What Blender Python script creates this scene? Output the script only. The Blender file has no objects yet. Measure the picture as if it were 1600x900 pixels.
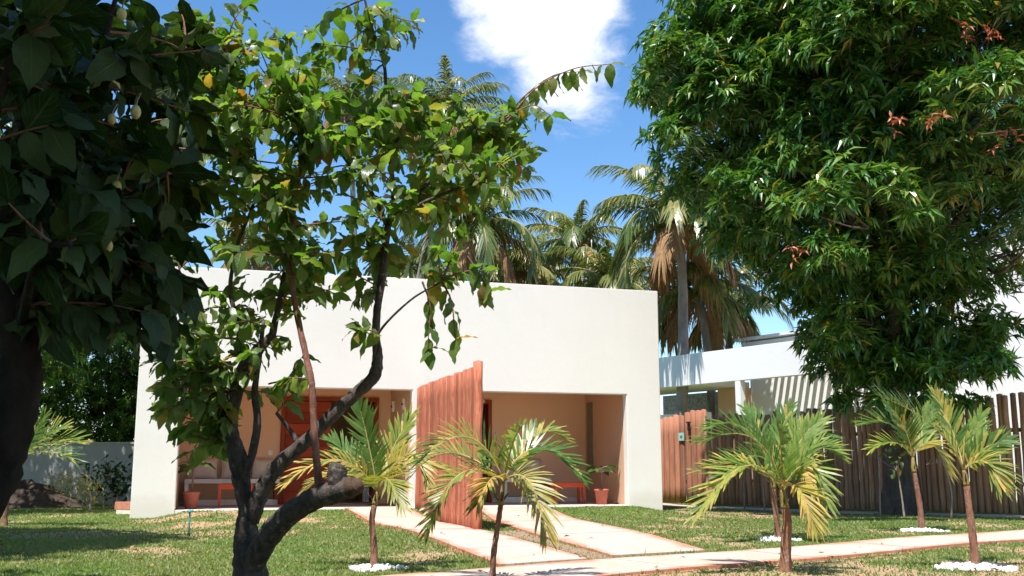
import bpy, bmesh, math, random
import numpy as np
from mathutils import Vector, Matrix, Euler

R = math.radians
scene = bpy.context.scene
col = scene.collection
rng = np.random.default_rng(7)
random.seed(7)

# ------------------------------------------------------------------ camera
PITCH = math.atan(278 / 1600)
cam_d = bpy.data.cameras.new("camera")
cam_d.lens = 36.0
cam_d.sensor_width = 36.0
cam_d.clip_start = 0.05
cam_d.clip_end = 2000
cam = bpy.data.objects.new("camera", cam_d)
cam.location = (0, 0, 1.0)
cam.rotation_euler = (R(90) + PITCH, 0, 0)
col.objects.link(cam)
scene.camera = cam

# ------------------------------------------------------------------ sun, sky, exposure
SUN_EL = R(65)
SUN_AZ = R(205)                     # clockwise from +Y: behind the camera, a little to the left
to_sun = Vector((math.sin(SUN_AZ) * math.cos(SUN_EL), math.cos(SUN_AZ) * math.cos(SUN_EL), math.sin(SUN_EL)))
sd = bpy.data.lights.new("sun", 'SUN')
sd.energy = 5.0
sd.angle = R(0.53)
sd.color = (1.0, 0.968, 0.92)
sun = bpy.data.objects.new("sun", sd)
sun.rotation_euler = to_sun.to_track_quat('Z', 'Y').to_euler()
sun.location = (0, -10, 30)
col.objects.link(sun)

world = bpy.data.worlds.new("World")
scene.world = world
world.use_nodes = True
wn, wl = world.node_tree.nodes, world.node_tree.links
wn.clear()
w_out = wn.new('ShaderNodeOutputWorld')
w_bg = wn.new('ShaderNodeBackground')
w_bg.inputs['Strength'].default_value = 0.125
sky = wn.new('ShaderNodeTexSky')
sky.sky_type = 'NISHITA'
sky.sun_disc = False
sky.sun_elevation = SUN_EL
sky.sun_rotation = SUN_AZ
sky.air_density = 1.0
sky.dust_density = 0.15
sky.ozone_density = 3.0
sky.altitude = 0


def wmath(op, a=None, b=None):
    n = wn.new('ShaderNodeMath')
    n.operation = op
    for i, v in enumerate((a, b)):
        if v is None:
            continue
        if isinstance(v, (int, float)):
            n.inputs[i].default_value = v
        else:
            wl.new(v, n.inputs[i])
    return n.outputs[0]


tc = wn.new('ShaderNodeTexCoord')
sep = wn.new('ShaderNodeSeparateXYZ')
wl.new(tc.outputs['Generated'], sep.inputs[0])
den = wmath('ADD', wmath('MAXIMUM', sep.outputs['Z'], 0.0), 0.22)
comb = wn.new('ShaderNodeCombineXYZ')
wl.new(wmath('DIVIDE', sep.outputs['X'], den), comb.inputs[0])
wl.new(wmath('DIVIDE', sep.outputs['Y'], den), comb.inputs[1])
nz = wn.new('ShaderNodeTexNoise')
nz.inputs['Scale'].default_value = 2.6
nz.inputs['Detail'].default_value = 9
nz.inputs['Roughness'].default_value = 0.56
nz.inputs['Distortion'].default_value = 0.25
mp = wn.new('ShaderNodeMapping')
mp.inputs['Location'].default_value = (3.1, 1.7, 0.0)
wl.new(comb.outputs[0], mp.inputs[0])
wl.new(mp.outputs[0], nz.inputs['Vector'])


def cloud_blob(cx, cy, rx, ry, gain):
    """a cumulus heaped up round one place of the cloud layer"""
    m = wn.new('ShaderNodeMapping')
    m.vector_type = 'POINT'
    m.inputs['Location'].default_value = (-cx / rx, -cy / ry, 0)
    m.inputs['Scale'].default_value = (1 / rx, 1 / ry, 1)
    wl.new(comb.outputs[0], m.inputs[0])
    ln = wn.new('ShaderNodeVectorMath')
    ln.operation = 'LENGTH'
    wl.new(m.outputs[0], ln.inputs[0])
    return wmath('MULTIPLY', wmath('MAXIMUM', wmath('SUBTRACT', 1.0, ln.outputs['Value']), 0.0), gain)


nf = wn.new('ShaderNodeTexNoise')
nf.inputs['Scale'].default_value = 11.0
nf.inputs['Detail'].default_value = 8
nf.inputs['Roughness'].default_value = 0.6
nf.inputs['Distortion'].default_value = 0.4
wl.new(mp.outputs[0], nf.inputs['Vector'])
blob = wmath('ADD', cloud_blob(0.045, 1.34, 0.17, 0.37, 0.62), cloud_blob(0.115, 1.66, 0.12, 0.18, 0.30))
blob = wmath('ADD', blob, cloud_blob(-0.9, 0.9, 0.5, 0.5, 0.4))
blob = wmath('ADD', blob, cloud_blob(1.3, 0.5, 0.5, 0.6, 0.4))
blob = wmath('ADD', blob, cloud_blob(0.3, -0.9, 0.6, 0.5, 0.4))
cl = wmath('ADD', wmath('ADD', blob, wmath('MULTIPLY', nz.outputs['Fac'], 0.34)), wmath('MULTIPLY', nf.outputs['Fac'], 0.46))
ramp = wn.new('ShaderNodeValToRGB')
ramp.color_ramp.interpolation = 'EASE'
ramp.color_ramp.elements[0].position = 0.49
ramp.color_ramp.elements[0].color = (0, 0, 0, 1)
ramp.color_ramp.elements[1].position = 0.76
ramp.color_ramp.elements[1].color = (1, 1, 1, 1)
wl.new(cl, ramp.inputs[0])
mix = wn.new('ShaderNodeMixRGB')
wl.new(ramp.outputs[0], mix.inputs[0])
hs = wn.new('ShaderNodeHueSaturation')
hs.inputs['Saturation'].default_value = 1.2
wl.new(sky.outputs[0], hs.inputs['Color'])
wl.new(hs.outputs[0], mix.inputs[1])
mix.inputs[2].default_value = (5.6, 5.8, 6.2, 1)
wl.new(mix.outputs[0], w_bg.inputs[0])
wl.new(w_bg.outputs[0], w_out.inputs[0])

scene.view_settings.view_transform = 'Standard'
scene.view_settings.look = 'None'
scene.view_settings.exposure = 0.74
scene.view_settings.gamma = 1.0
scene.view_settings.use_curve_mapping = False
scene.cycles.max_bounces = 8
scene.cycles.diffuse_bounces = 4
scene.cycles.glossy_bounces = 2
scene.cycles.transmission_bounces = 4
scene.cycles.transparent_max_bounces = 6
scene.cycles.use_denoising = True
scene.cycles.sample_clamp_indirect = 6


# ------------------------------------------------------------------ helpers
def at(px, py, Y):
    """world point seen at photo pixel (px, py) at distance Y along the ground"""
    dx, dy = (px - 800) / 1600, (450 - py) / 1600
    ry = math.cos(PITCH) - dy * math.sin(PITCH)
    rz = math.sin(PITCH) + dy * math.cos(PITCH)
    t = Y / ry
    return Vector((dx * t, Y, 1.0 + rz * t))


HA = R(16.5)
HO = np.array([-6.92, 21.5])
HU = np.array([math.cos(HA), math.sin(HA)])
HV = np.array([-math.sin(HA), math.cos(HA)])


def sstep(x, a, b):
    t = np.clip((np.asarray(x, float) - a) / (b - a), 0, 1)
    return t * t * (3 - 2 * t)


def to_local(x, y):
    dx, dy = np.asarray(x, float) - HO[0], np.asarray(y, float) - HO[1]
    return dx * HU[0] + dy * HU[1], dx * HV[0] + dy * HV[1]


def to_world(a, b):
    return HO[0] + a * HU[0] + b * HV[0], HO[1] + a * HU[1] + b * HV[1]


def ground_z(x, y):
    a, b = to_local(x, y)
    z = -0.06 * sstep(b, -9, -2)
    z = z + 0.145 * sstep(a, -0.5, 0.4) * (1 - sstep(a, 9.9, 10.8)) * sstep(b, -3.6, -0.2)
    z = z + 0.015 * np.sin(np.asarray(x) * 0.9 + 1.0) * np.sin(np.asarray(y) * 0.7)
    return z


def tag(o, label=None, cat=None, group=None, kind=None):
    if label:
        o['label'] = label
    if cat:
        o['category'] = cat
    if group:
        o['group'] = group
    if kind:
        o['kind'] = kind
    return o


def empty(name, loc=(0, 0, 0), rz=0.0):
    o = bpy.data.objects.new(name, None)
    o.empty_display_size = 0.1
    o.location = loc
    o.rotation_euler = (0, 0, rz)
    col.objects.link(o)
    return o


def link(name, me, parent=None, loc=None, rot=None, scale=None):
    o = bpy.data.objects.new(name, me)
    col.objects.link(o)
    if parent:
        o.parent = parent
    if loc is not None:
        o.location = loc
    if rot is not None:
        o.rotation_euler = rot
    if scale is not None:
        o.scale = scale
    return o


def np_mesh(name, V, F, mat=None, tint=None, uv=None, smooth=False):
    """V (n,3); F list of (m,k) int arrays or one array"""
    if not isinstance(F, (list, tuple)):
        F = [F]
    F = [np.asarray(f, dtype=np.int32) for f in F if len(f)]
    me = bpy.data.meshes.new(name)
    V = np.asarray(V, dtype=np.float32)
    me.vertices.add(len(V))
    me.vertices.foreach_set('co', V.ravel())
    nl = sum(f.size for f in F)
    npoly = sum(len(f) for f in F)
    me.loops.add(nl)
    me.polygons.add(npoly)
    idx = np.concatenate([f.ravel() for f in F])
    me.loops.foreach_set('vertex_index', idx)
    tot = np.concatenate([np.full(len(f), f.shape[1], np.int32) for f in F])
    st = np.concatenate([[0], np.cumsum(tot)[:-1]]).astype(np.int32)
    me.polygons.foreach_set('loop_start', st)
    me.polygons.foreach_set('loop_total', tot)
    me.polygons.foreach_set('use_smooth', np.full(npoly, smooth))
    if tint is not None:
        at_ = me.attributes.new('tint', 'FLOAT', 'POINT')
        at_.data.foreach_set('value', np.asarray(tint, np.float32))
    if uv is not None:
        ul = me.uv_layers.new(name='UVMap')
        ul.data.foreach_set('uv', np.asarray(uv, np.float32)[idx].ravel())
    me.update(calc_edges=True)
    if mat:
        me.materials.append(mat)
    return me


class MB:
    """collects boxes, tubes and lathes into one mesh"""

    def __init__(s):
        s.v, s.f3, s.f4, s.n = [], [], [], 0

    def add(s, V, F):
        V = np.asarray(V, float)
        for f in F:
            (s.f4 if len(f) == 4 else s.f3).append([i + s.n for i in f])
        s.v.append(V)
        s.n += len(V)
        return s

    def box(s, x0, x1, y0, y1, z0, z1, M=None, bev=0.0):
        if bev > 0:
            bm = bmesh.new()
            bmesh.ops.create_cube(bm, size=1)
            for q in bm.verts:
                q.co = Vector(((x0 + x1) / 2 + q.co.x * (x1 - x0), (y0 + y1) / 2 + q.co.y * (y1 - y0), (z0 + z1) / 2 + q.co.z * (z1 - z0)))
            bmesh.ops.bevel(bm, geom=bm.edges[:], offset=bev, segments=2, affect='EDGES')
            bmesh.ops.triangulate(bm, faces=[f for f in bm.faces if len(f.verts) > 4])
            bm.verts.index_update()
            V = np.array([q.co[:] for q in bm.verts])
            F = [[q.index for q in f.verts] for f in bm.faces]
            bm.free()
        else:
            V = np.array([[x0, y0, z0], [x1, y0, z0], [x1, y1, z0], [x0, y1, z0], [x0, y0, z1], [x1, y0, z1], [x1, y1, z1], [x0, y1, z1]], float)
            F = [[3, 2, 1, 0], [4, 5, 6, 7], [0, 1, 5, 4], [1, 2, 6, 5], [2, 3, 7, 6], [3, 0, 4, 7]]
        if M is not None:
            V = np.array([(M @ Vector(p))[:] for p in V])
        return s.add(V, F)

    def tube(s, pts, rad, sides=8, wob=0.0, cap=True, seed=0):
        V, F = tube_geo(pts, rad, sides, wob, cap, seed)
        return s.add(V, F)

    def lathe(s, prof, sides=20, c=(0, 0, 0), wob=0.0):
        V, F = [], []
        for (r, z) in prof:
            for k in range(sides):
                a = 2 * math.pi * k / sides
                V.append((c[0] + r * math.cos(a), c[1] + r * math.sin(a), c[2] + z))
        for i in range(len(prof) - 1):
            for k in range(sides):
                k2 = (k + 1) % sides
                F.append([i * sides + k, i * sides + k2, (i + 1) * sides + k2, (i + 1) * sides + k])
        return s.add(V, F)

    def mesh(s, name, mat, smooth=False):
        V = np.concatenate(s.v)
        me = np_mesh(name, V, [np.array(s.f3, np.int32).reshape(-1, 3), np.array(s.f4, np.int32).reshape(-1, 4)], mat, smooth=smooth)
        return me

    def build(s, name, mat, parent=None, smooth=False, **k):
        return link(name, s.mesh(name, mat, smooth), parent, **k)


def frames(pts):
    P = np.asarray(pts, float)
    T = np.gradient(P, axis=0)
    T /= np.linalg.norm(T, axis=1, keepdims=True) + 1e-9
    up = np.array([0, 0, 1.0]) if abs(T[0][2]) < 0.9 else np.array([1.0, 0, 0])
    N = np.zeros_like(P)
    n = np.cross(T[0], up)
    n /= np.linalg.norm(n)
    for i in range(len(P)):
        n = n - T[i] * np.dot(n, T[i])
        n /= np.linalg.norm(n) + 1e-9
        N[i] = n
    B = np.cross(T, N)
    return P, T, N, B


def tube_geo(pts, rad, sides=8, wob=0.0, cap=True, seed=0):
    P, T, N, B = frames(pts)
    rad = np.broadcast_to(np.asarray(rad, float), (len(P),))
    g = np.random.default_rng(seed + 11)
    V = []
    for i in range(len(P)):
        w = 1 + wob * g.uniform(-1, 1, sides)
        for k in range(sides):
            a = 2 * math.pi * k / sides
            V.append(P[i] + rad[i] * w[k] * (math.cos(a) * N[i] + math.sin(a) * B[i]))
    F = []
    for i in range(len(P) - 1):
        for k in range(sides):
            k2 = (k + 1) % sides
            F.append([i * sides + k, i * sides + k2, (i + 1) * sides + k2, (i + 1) * sides + k])
    n = len(V)
    if cap:
        V.append(P[0] - T[0] * rad[0] * 0.1)
        V.append(P[-1] + T[-1] * rad[-1] * 0.25)
        e = (len(P) - 1) * sides
        for k in range(sides):
            k2 = (k + 1) % sides
            F.append([n, k2, k])
            F.append([n + 1, e + k, e + k2])
    return np.array(V), F


def smooth_path(pts, n=8):
    """Catmull-Rom through points (with radius as 4th value if present)"""
    P = np.array(pts, float)
    P = np.vstack([2 * P[0] - P[1], P, 2 * P[-1] - P[-2]])
    out = []
    for i in range(1, len(P) - 2):
        for t in np.linspace(0, 1, n, endpoint=False):
            a, b, c, d = P[i - 1], P[i], P[i + 1], P[i + 2]
            out.append(0.5 * ((2 * b) + (c - a) * t + (2 * a - 5 * b + 4 * c - d) * t * t + (3 * b - a - 3 * c + d) * t ** 3))
    out.append(P[-2])
    return np.array(out)


# ------------------------------------------------------------------ materials
def new_mat(name):
    m = bpy.data.materials.new(name)
    m.use_nodes = True
    nt = m.node_tree
    nt.nodes.clear()
    out = nt.nodes.new('ShaderNodeOutputMaterial')
    bs = nt.nodes.new('ShaderNodeBsdfPrincipled')
    nt.links.new(bs.outputs[0], out.inputs[0])
    return m, nt, bs, out


def nd(nt, t, **k):
    n = nt.nodes.new(t)
    for a, v in k.items():
        if a in n.inputs.keys():
            n.inputs[a].default_value = v
        else:
            setattr(n, a, v)
    return n


def coords(nt, scale=(1, 1, 1), world_space=False):
    mp_ = nd(nt, 'ShaderNodeMapping')
    mp_.inputs['Scale'].default_value = scale
    if world_space:
        nt.links.new(nd(nt, 'ShaderNodeNewGeometry').outputs['Position'], mp_.inputs[0])
    else:
        nt.links.new(nd(nt, 'ShaderNodeTexCoord').outputs['Object'], mp_.inputs[0])
    return mp_.outputs[0]


def cramp(nt, src, stops, interp='LINEAR'):
    r = nd(nt, 'ShaderNodeValToRGB')
    r.color_ramp.interpolation = interp
    e = r.color_ramp.elements
    e[0].position, e[0].color = stops[0][0], (*stops[0][1], 1)
    e[1].position, e[1].color = stops[-1][0], (*stops[-1][1], 1)
    for p, c in stops[1:-1]:
        x = e.new(p)
        x.color = (*c, 1)
    nt.links.new(src, r.inputs[0])
    return r.outputs[0]


def noise(nt, vec, scale, detail=5, rough=0.55, dist=0.0):
    n = nd(nt, 'ShaderNodeTexNoise')
    n.inputs['Scale'].default_value = scale
    n.inputs['Detail'].default_value = detail
    n.inputs['Roughness'].default_value = rough
    n.inputs['Distortion'].default_value = dist
    nt.links.new(vec, n.inputs['Vector'])
    return n.outputs['Fac']


def mixc(nt, fac, a, b, mode='MIX'):
    m = nd(nt, 'ShaderNodeMixRGB', blend_type=mode)
    for i, v in enumerate((fac, a, b)):
        if isinstance(v, (int, float)):
            m.inputs[i].default_value = v
        elif isinstance(v, tuple):
            m.inputs[i].default_value = (*v, 1)
        else:
            nt.links.new(v, m.inputs[i])
    return m.outputs[0]


def bump(nt, bs, h, strength=0.4, dist=0.02):
    b = nd(nt, 'ShaderNodeBump')
    b.inputs['Strength'].default_value = strength
    b.inputs['Distance'].default_value = dist
    nt.links.new(h, b.inputs['Height'])
    nt.links.new(b.outputs[0], bs.inputs['Normal'])


def objrand(nt):
    return nd(nt, 'ShaderNodeObjectInfo').outputs['Random']


def stucco(name, colr, stain=(0.55, 0.5, 0.42), amount=0.3, bscale=55):
    m, nt, bs, _ = new_mat(name)
    v = coords(nt, world_space=True)
    n1 = noise(nt, v, 0.7, 6, 0.6)
    n2 = noise(nt, coords(nt, (2.2, 2.2, 0.35), True), 1.5, 5, 0.6)
    f = cramp(nt, n1, [(0.42, (0, 0, 0)), (0.8, (amount,) * 3)])
    f2 = cramp(nt, n2, [(0.55, (0, 0, 0)), (0.9, (amount * 0.4,) * 3)])
    c = mixc(nt, f, colr, tuple(colr[i] * 0.6 + stain[i] * 0.4 for i in range(3)))
    c = mixc(nt, f2, c, stain)
    # fine specks and trowel marks
    sp = cramp(nt, noise(nt, v, 9, 3, 0.7), [(0.7, (0, 0, 0)), (0.78, (0.25,) * 3)])
    c = mixc(nt, sp, c, tuple(x * 0.72 for x in colr))
    # soil splashed up from the ground
    sz = nd(nt, 'ShaderNodeSeparateXYZ')
    nt.links.new(v, sz.inputs[0])
    hz = nd(nt, 'ShaderNodeMath', operation='MULTIPLY_ADD')
    nt.links.new(noise(nt, v, 5, 5, 0.7), hz.inputs[0])
    hz.inputs[1].default_value = -0.45
    nt.links.new(sz.outputs[2], hz.inputs[2])
    c = mixc(nt, cramp(nt, hz.outputs[0], [(0.0, (0.22,) * 3), (0.25, (0.0,) * 3)]), c, (0.52, 0.34, 0.23))
    nt.links.new(c, bs.inputs['Base Color'])
    bs.inputs['Roughness'].default_value = 0.92
    bs.inputs['Specular IOR Level'].default_value = 0.2
    h = mixc(nt, 0.6, noise(nt, v, bscale, 4, 0.7), noise(nt, v, 6, 4, 0.6))
    bump(nt, bs, h, 0.4, 0.014)
    return m


def plain(name, colr, rough=0.6, var=0.15, scale=8, bumpk=0.15, spec=0.4, metal=0.0, use_rand=False):
    m, nt, bs, _ = new_mat(name)
    v = coords(nt)
    n = noise(nt, v, scale, 5, 0.6)
    lo = tuple(x * (1 - var) for x in colr)
    hi = tuple(min(1, x * (1 + var)) for x in colr)
    c = cramp(nt, n, [(0.3, lo), (0.7, hi)])
    if use_rand:
        hsv = nd(nt, 'ShaderNodeHueSaturation')
        mr = nd(nt, 'ShaderNodeMapRange')
        mr.inputs['To Min'].default_value = 0.7
        mr.inputs['To Max'].default_value = 1.3
        nt.links.new(objrand(nt), mr.inputs['Value'])
        nt.links.new(mr.outputs[0], hsv.inputs['Value'])
        nt.links.new(c, hsv.inputs['Color'])
        c = hsv.outputs[0]
    nt.links.new(c, bs.inputs['Base Color'])
    bs.inputs['Roughness'].default_value = rough
    bs.inputs['Specular IOR Level'].default_value = spec
    bs.inputs['Metallic'].default_value = metal
    if bumpk:
        bump(nt, bs, noise(nt, v, scale * 4, 4, 0.6), bumpk, 0.01)
    return m


def wood(name, a, b, c, rough=0.8, grain=(26, 26, 1.3)):
    """weathered timber running along local Z, each piece its own shade"""
    m, nt, bs, _ = new_mat(name)
    oi = nd(nt, 'ShaderNodeObjectInfo')
    v0 = nd(nt, 'ShaderNodeTexCoord').outputs['Object']
    ad = nd(nt, 'ShaderNodeVectorMath', operation='ADD')
    sc = nd(nt, 'ShaderNodeVectorMath', operation='SCALE')
    cb = nd(nt, 'ShaderNodeCombineXYZ')
    for i in range(3):
        nt.links.new(oi.outputs['Random'], cb.inputs[i])
    nt.links.new(cb.outputs[0], sc.inputs[0])
    sc.inputs['Scale'].default_value = 37.0
    nt.links.new(v0, ad.inputs[0])
    nt.links.new(sc.outputs[0], ad.inputs[1])
    mp_ = nd(nt, 'ShaderNodeMapping')
    mp_.inputs['Scale'].default_value = grain
    nt.links.new(ad.outputs[0], mp_.inputs[0])
    g = noise(nt, mp_.outputs[0], 1.0, 7, 0.65, 0.4)
    big = noise(nt, ad.outputs[0], 1.6, 4, 0.6)
    cc = cramp(nt, g, [(0.25, c), (0.48, a), (0.75, b)])
    cc = mixc(nt, cramp(nt, big, [(0.4, (0, 0, 0)), (0.75, (0.6,) * 3)]), cc, tuple((a[i] + c[i]) * 0.5 for i in range(3)))
    hsv = nd(nt, 'ShaderNodeHueSaturation')
    mr = nd(nt, 'ShaderNodeMapRange')
    mr.inputs['To Min'].default_value = 0.68
    mr.inputs['To Max'].default_value = 1.25
    nt.links.new(oi.outputs['Random'], mr.inputs['Value'])
    nt.links.new(mr.outputs[0], hsv.inputs['Value'])
    nt.links.new(cc, hsv.inputs['Color'])
    nt.links.new(hsv.outputs[0], bs.inputs['Base Color'])
    bs.inputs['Roughness'].default_value = rough
    bs.inputs['Specular IOR Level'].default_value = 0.25
    bump(nt, bs, g, 0.7, 0.015)
    return m


def bark(name, a, b, patch=None, scale=9):
    m, nt, bs, _ = new_mat(name)
    v = coords(nt, (1, 1, 0.45), True)
    n = noise(nt, v, scale, 7, 0.68, 0.3)
    c = cramp(nt, n, [(0.32, a), (0.68, b)])
    if patch:
        n2 = noise(nt, coords(nt, world_space=True), 24, 5, 0.7, 0.5)
        c = mixc(nt, cramp(nt, n2, [(0.57, (0, 0, 0)), (0.68, (0.7,) * 3)]), c, patch)
    nt.links.new(c, bs.inputs['Base Color'])
    bs.inputs['Roughness'].default_value = 0.9
    bs.inputs['Specular IOR Level'].default_value = 0.2
    bump(nt, bs, n, 0.9, 0.03)
    return m


def leaf_mat(name, stops, rough=0.38, transl=0.3, tcol=(1.5, 1.7, 0.5), spec=0.5, veins=False, underside=None):
    """leaf blade: colour by each leaf's own tint, light passing through the blade"""
    m, nt, bs, out = new_mat(name)
    at_ = nd(nt, 'ShaderNodeAttribute', attribute_name='tint')
    ad = nd(nt, 'ShaderNodeMath', operation='ADD')
    fr = nd(nt, 'ShaderNodeMath', operation='FRACT')
    nt.links.new(at_.outputs['Fac'], ad.inputs[0])
    nt.links.new(objrand(nt), ad.inputs[1])
    nt.links.new(ad.outputs[0], fr.inputs[0])
    c = cramp(nt, fr.outputs[0], stops)
    # mottling over each blade
    mo = noise(nt, coords(nt, world_space=True), 14, 3, 0.6)
    c = mixc(nt, 1.0, c, cramp(nt, mo, [(0.3, (0.72,) * 3), (0.7, (1.15,) * 3)]), 'MULTIPLY')
    if veins:
        uvn = nd(nt, 'ShaderNodeUVMap')
        sp = nd(nt, 'ShaderNodeSeparateXYZ')
        nt.links.new(uvn.outputs[0], sp.inputs[0])
        ax = nd(nt, 'ShaderNodeMath', operation='ABSOLUTE')
        nt.links.new(sp.outputs[0], ax.inputs[0])
        mid = cramp(nt, ax.outputs[0], [(0.03, (1, 1, 1)), (0.09, (0, 0, 0))])
        k = nd(nt, 'ShaderNodeMath', operation='MULTIPLY')
        nt.links.new(ax.outputs[0], k.inputs[0])
        k.inputs[1].default_value = -0.35
        s2 = nd(nt, 'ShaderNodeMath', operation='ADD')
        nt.links.new(sp.outputs[1], s2.inputs[0])
        nt.links.new(k.outputs[0], s2.inputs[1])
        s3 = nd(nt, 'ShaderNodeMath', operation='MULTIPLY')
        nt.links.new(s2.outputs[0], s3.inputs[0])
        s3.inputs[1].default_value = 7.0
        s4 = nd(nt, 'ShaderNodeMath', operation='FRACT')
        nt.links.new(s3.outputs[0], s4.inputs[0])
        side = cramp(nt, s4.outputs[0], [(0.0, (0.8,) * 3), (0.1, (0, 0, 0)), (0.9, (0, 0, 0)), (1.0, (0.8,) * 3)])
        vv = mixc(nt, 1.0, mid, side, 'LIGHTEN')
        c = mixc(nt, mixc(nt, 1.0, vv, (veins,) * 3, 'MULTIPLY'), c, mixc(nt, 0.5, c, (0.22, 0.26, 0.08)))
        bump(nt, bs, vv, 0.5, -0.004)
    if underside:
        ge = nd(nt, 'ShaderNodeNewGeometry')
        c = mixc(nt, ge.outputs['Backfacing'], c, mixc(nt, 0.45, c, underside))
    nt.links.new(c, bs.inputs['Base Color'])
    bs.inputs['Roughness'].default_value = rough
    bs.inputs['Specular IOR Level'].default_value = spec
    tr = nd(nt, 'ShaderNodeBsdfTranslucent')
    tm = mixc(nt, 1.0, c, tcol, 'MULTIPLY')
    nt.links.new(tm, tr.inputs['Color'])
    ms = nd(nt, 'ShaderNodeMixShader')
    ms.inputs[0].default_value = transl
    nt.links.new(bs.outputs[0], ms.inputs[1])
    nt.links.new(tr.outputs[0], ms.inputs[2])
    nt.links.new(ms.outputs[0], out.inputs[0])
    return m


def ground_mat():
    m, nt, bs, _ = new_mat('lawn_soil')
    v = coords(nt, world_space=True)
    n1 = noise(nt, v, 0.55, 6, 0.62)
    n2 = noise(nt, v, 2.6, 5, 0.65, 0.4)
    n3 = noise(nt, v, 22, 5, 0.7)
    at_ = nd(nt, 'ShaderNodeAttribute', attribute_name='tint')
    s = nd(nt, 'ShaderNodeMath', operation='ADD')
    h2 = nd(nt, 'ShaderNodeMath', operation='MULTIPLY')
    nt.links.new(n2, h2.inputs[0])
    h2.inputs[1].default_value = 0.25
    nt.links.new(at_.outputs['Fac'], s.inputs[0])
    nt.links.new(h2.outputs[0], s.inputs[1])
    dry = cramp(nt, s.outputs[0], [(0.705, (0, 0, 0)), (0.80, (1, 1, 1))])
    green = cramp(nt, n3, [(0.25, (0.085, 0.14, 0.030)), (0.75, (0.14, 0.195, 0.05))])
    soil = cramp(nt, n3, [(0.3, (0.30, 0.18, 0.10)), (0.7, (0.52, 0.35, 0.21))])
    # foreground across the path is mostly dry
    sx = nd(nt, 'ShaderNodeSeparateXYZ')
    nt.links.new(v, sx.inputs[0])
    c = mixc(nt, dry, green, soil)
    nt.links.new(c, bs.inputs['Base Color'])
    bs.inputs['Roughness'].default_value = 0.95
    bs.inputs['Specular IOR Level'].default_value = 0.1
    bump(nt, bs, n3, 0.8, 0.03)
    return m


def path_mat():
    m, nt, bs, _ = new_mat('path_concrete')
    v = coords(nt, world_space=True)
    n1 = noise(nt, v, 1.1, 6, 0.65, 0.6)
    n2 = noise(nt, v, 30, 4, 0.6)
    c = cramp(nt, n2, [(0.3, (0.46, 0.355, 0.295)), (0.7, (0.57, 0.465, 0.395))])
    c = mixc(nt, cramp(nt, n1, [(0.46, (0, 0, 0)), (0.68, (0.75,) * 3)]), c, (0.56, 0.33, 0.24))
    n3 = noise(nt, v, 4.2, 6, 0.7, 0.8)
    c = mixc(nt, cramp(nt, n3, [(0.54, (0, 0, 0)), (0.72, (0.6,) * 3)]), c, (0.54, 0.28, 0.19))
    # red earth washed over the edges (uv.x runs across the path)
    uvn = nd(nt, 'ShaderNodeUVMap')
    sp = nd(nt, 'ShaderNodeSeparateXYZ')
    nt.links.new(uvn.outputs[0], sp.inputs[0])
    ax = nd(nt, 'ShaderNodeMath', operation='ABSOLUTE')
    nt.links.new(sp.outputs[0], ax.inputs[0])
    ad = nd(nt, 'ShaderNodeMath', operation='ADD')
    nt.links.new(ax.outputs[0], ad.inputs[0])
    nt.links.new(n1, ad.inputs[1])
    ar = nd(nt, 'ShaderNodeMath', operation='MULTIPLY')
    nt.links.new(ad.outputs[0], ar.inputs[0])
    ar.inputs[1].default_value = 0.6
    c = mixc(nt, cramp(nt, ar.outputs[0], [(0.74, (0, 0, 0)), (0.88, (0.85,) * 3)]), c, (0.50, 0.19, 0.11))
    nt.links.new(c, bs.inputs['Base Color'])
    bs.inputs['Roughness'].default_value = 0.9
    bs.inputs['Specular IOR Level'].default_value = 0.2
    bump(nt, bs, n2, 0.3, 0.01)
    return m


M = {}
M['white'] = stucco('white_stucco', (0.79, 0.765, 0.715), (0.50, 0.45, 0.37), 0.27)
M['white2'] = stucco('white_render', (0.80, 0.79, 0.77), (0.5, 0.47, 0.42), 0.15, 30)
M['peach'] = stucco('peach_render', (0.78, 0.50, 0.33), (0.52, 0.31, 0.2), 0.3, 30)
M['tan'] = stucco('tan_render', (0.64, 0.40, 0.26), (0.42, 0.25, 0.16), 0.3, 30)
M['greywall'] = stucco('grey_render', (0.42, 0.42, 0.42), (0.22, 0.20, 0.18), 0.6, 20)
M['floor'] = plain('veranda_cement', (0.48, 0.40, 0.35), 0.6, 0.15, 3)
M['slab'] = plain('pale_cement', (0.72, 0.66, 0.60), 0.8, 0.12, 4)
M['dark'] = plain('dark_interior', (0.05, 0.04, 0.035), 0.9, 0.2, 3, 0)
M['door'] = wood('red_stained_door', (0.36, 0.055, 0.018), (0.42, 0.075, 0.025), (0.25, 0.035, 0.012), 0.45, (3, 3, 20))
M['door2'] = wood('dark_red_frame', (0.25, 0.045, 0.018), (0.32, 0.06, 0.02), (0.16, 0.028, 0.012), 0.45)
M['redpaint'] = plain('orange_red_paint', (0.62, 0.075, 0.02), 0.4, 0.1, 10, 0.05)
M['cushion'] = plain('cream_canvas', (0.66, 0.58, 0.50), 0.95, 0.08, 18, 0.2)
M['curtain'] = plain('grey_curtain', (0.55, 0.52, 0.5), 0.95, 0.1, 12, 0.1)
M['olive'] = plain('olive_grey_metal', (0.19, 0.18, 0.12), 0.5, 0.1, 6, 0)
M['terracotta'] = plain('terracotta', (0.42, 0.12, 0.075), 0.75, 0.2, 12, 0.1)
M['potsoil'] = plain('pale_pot_gravel', (0.6, 0.58, 0.54), 0.9, 0.3, 60, 0.4)
M['screenlog'] = wood('red_log', (0.43, 0.135, 0.075), (0.53, 0.22, 0.13), (0.15, 0.048, 0.03), 0.85, (30, 30, 4.0))
M['pole'] = wood('brown_pole', (0.46, 0.27, 0.155), (0.60, 0.40, 0.25), (0.20, 0.11, 0.065), 0.8, (24, 24, 1.2))
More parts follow.
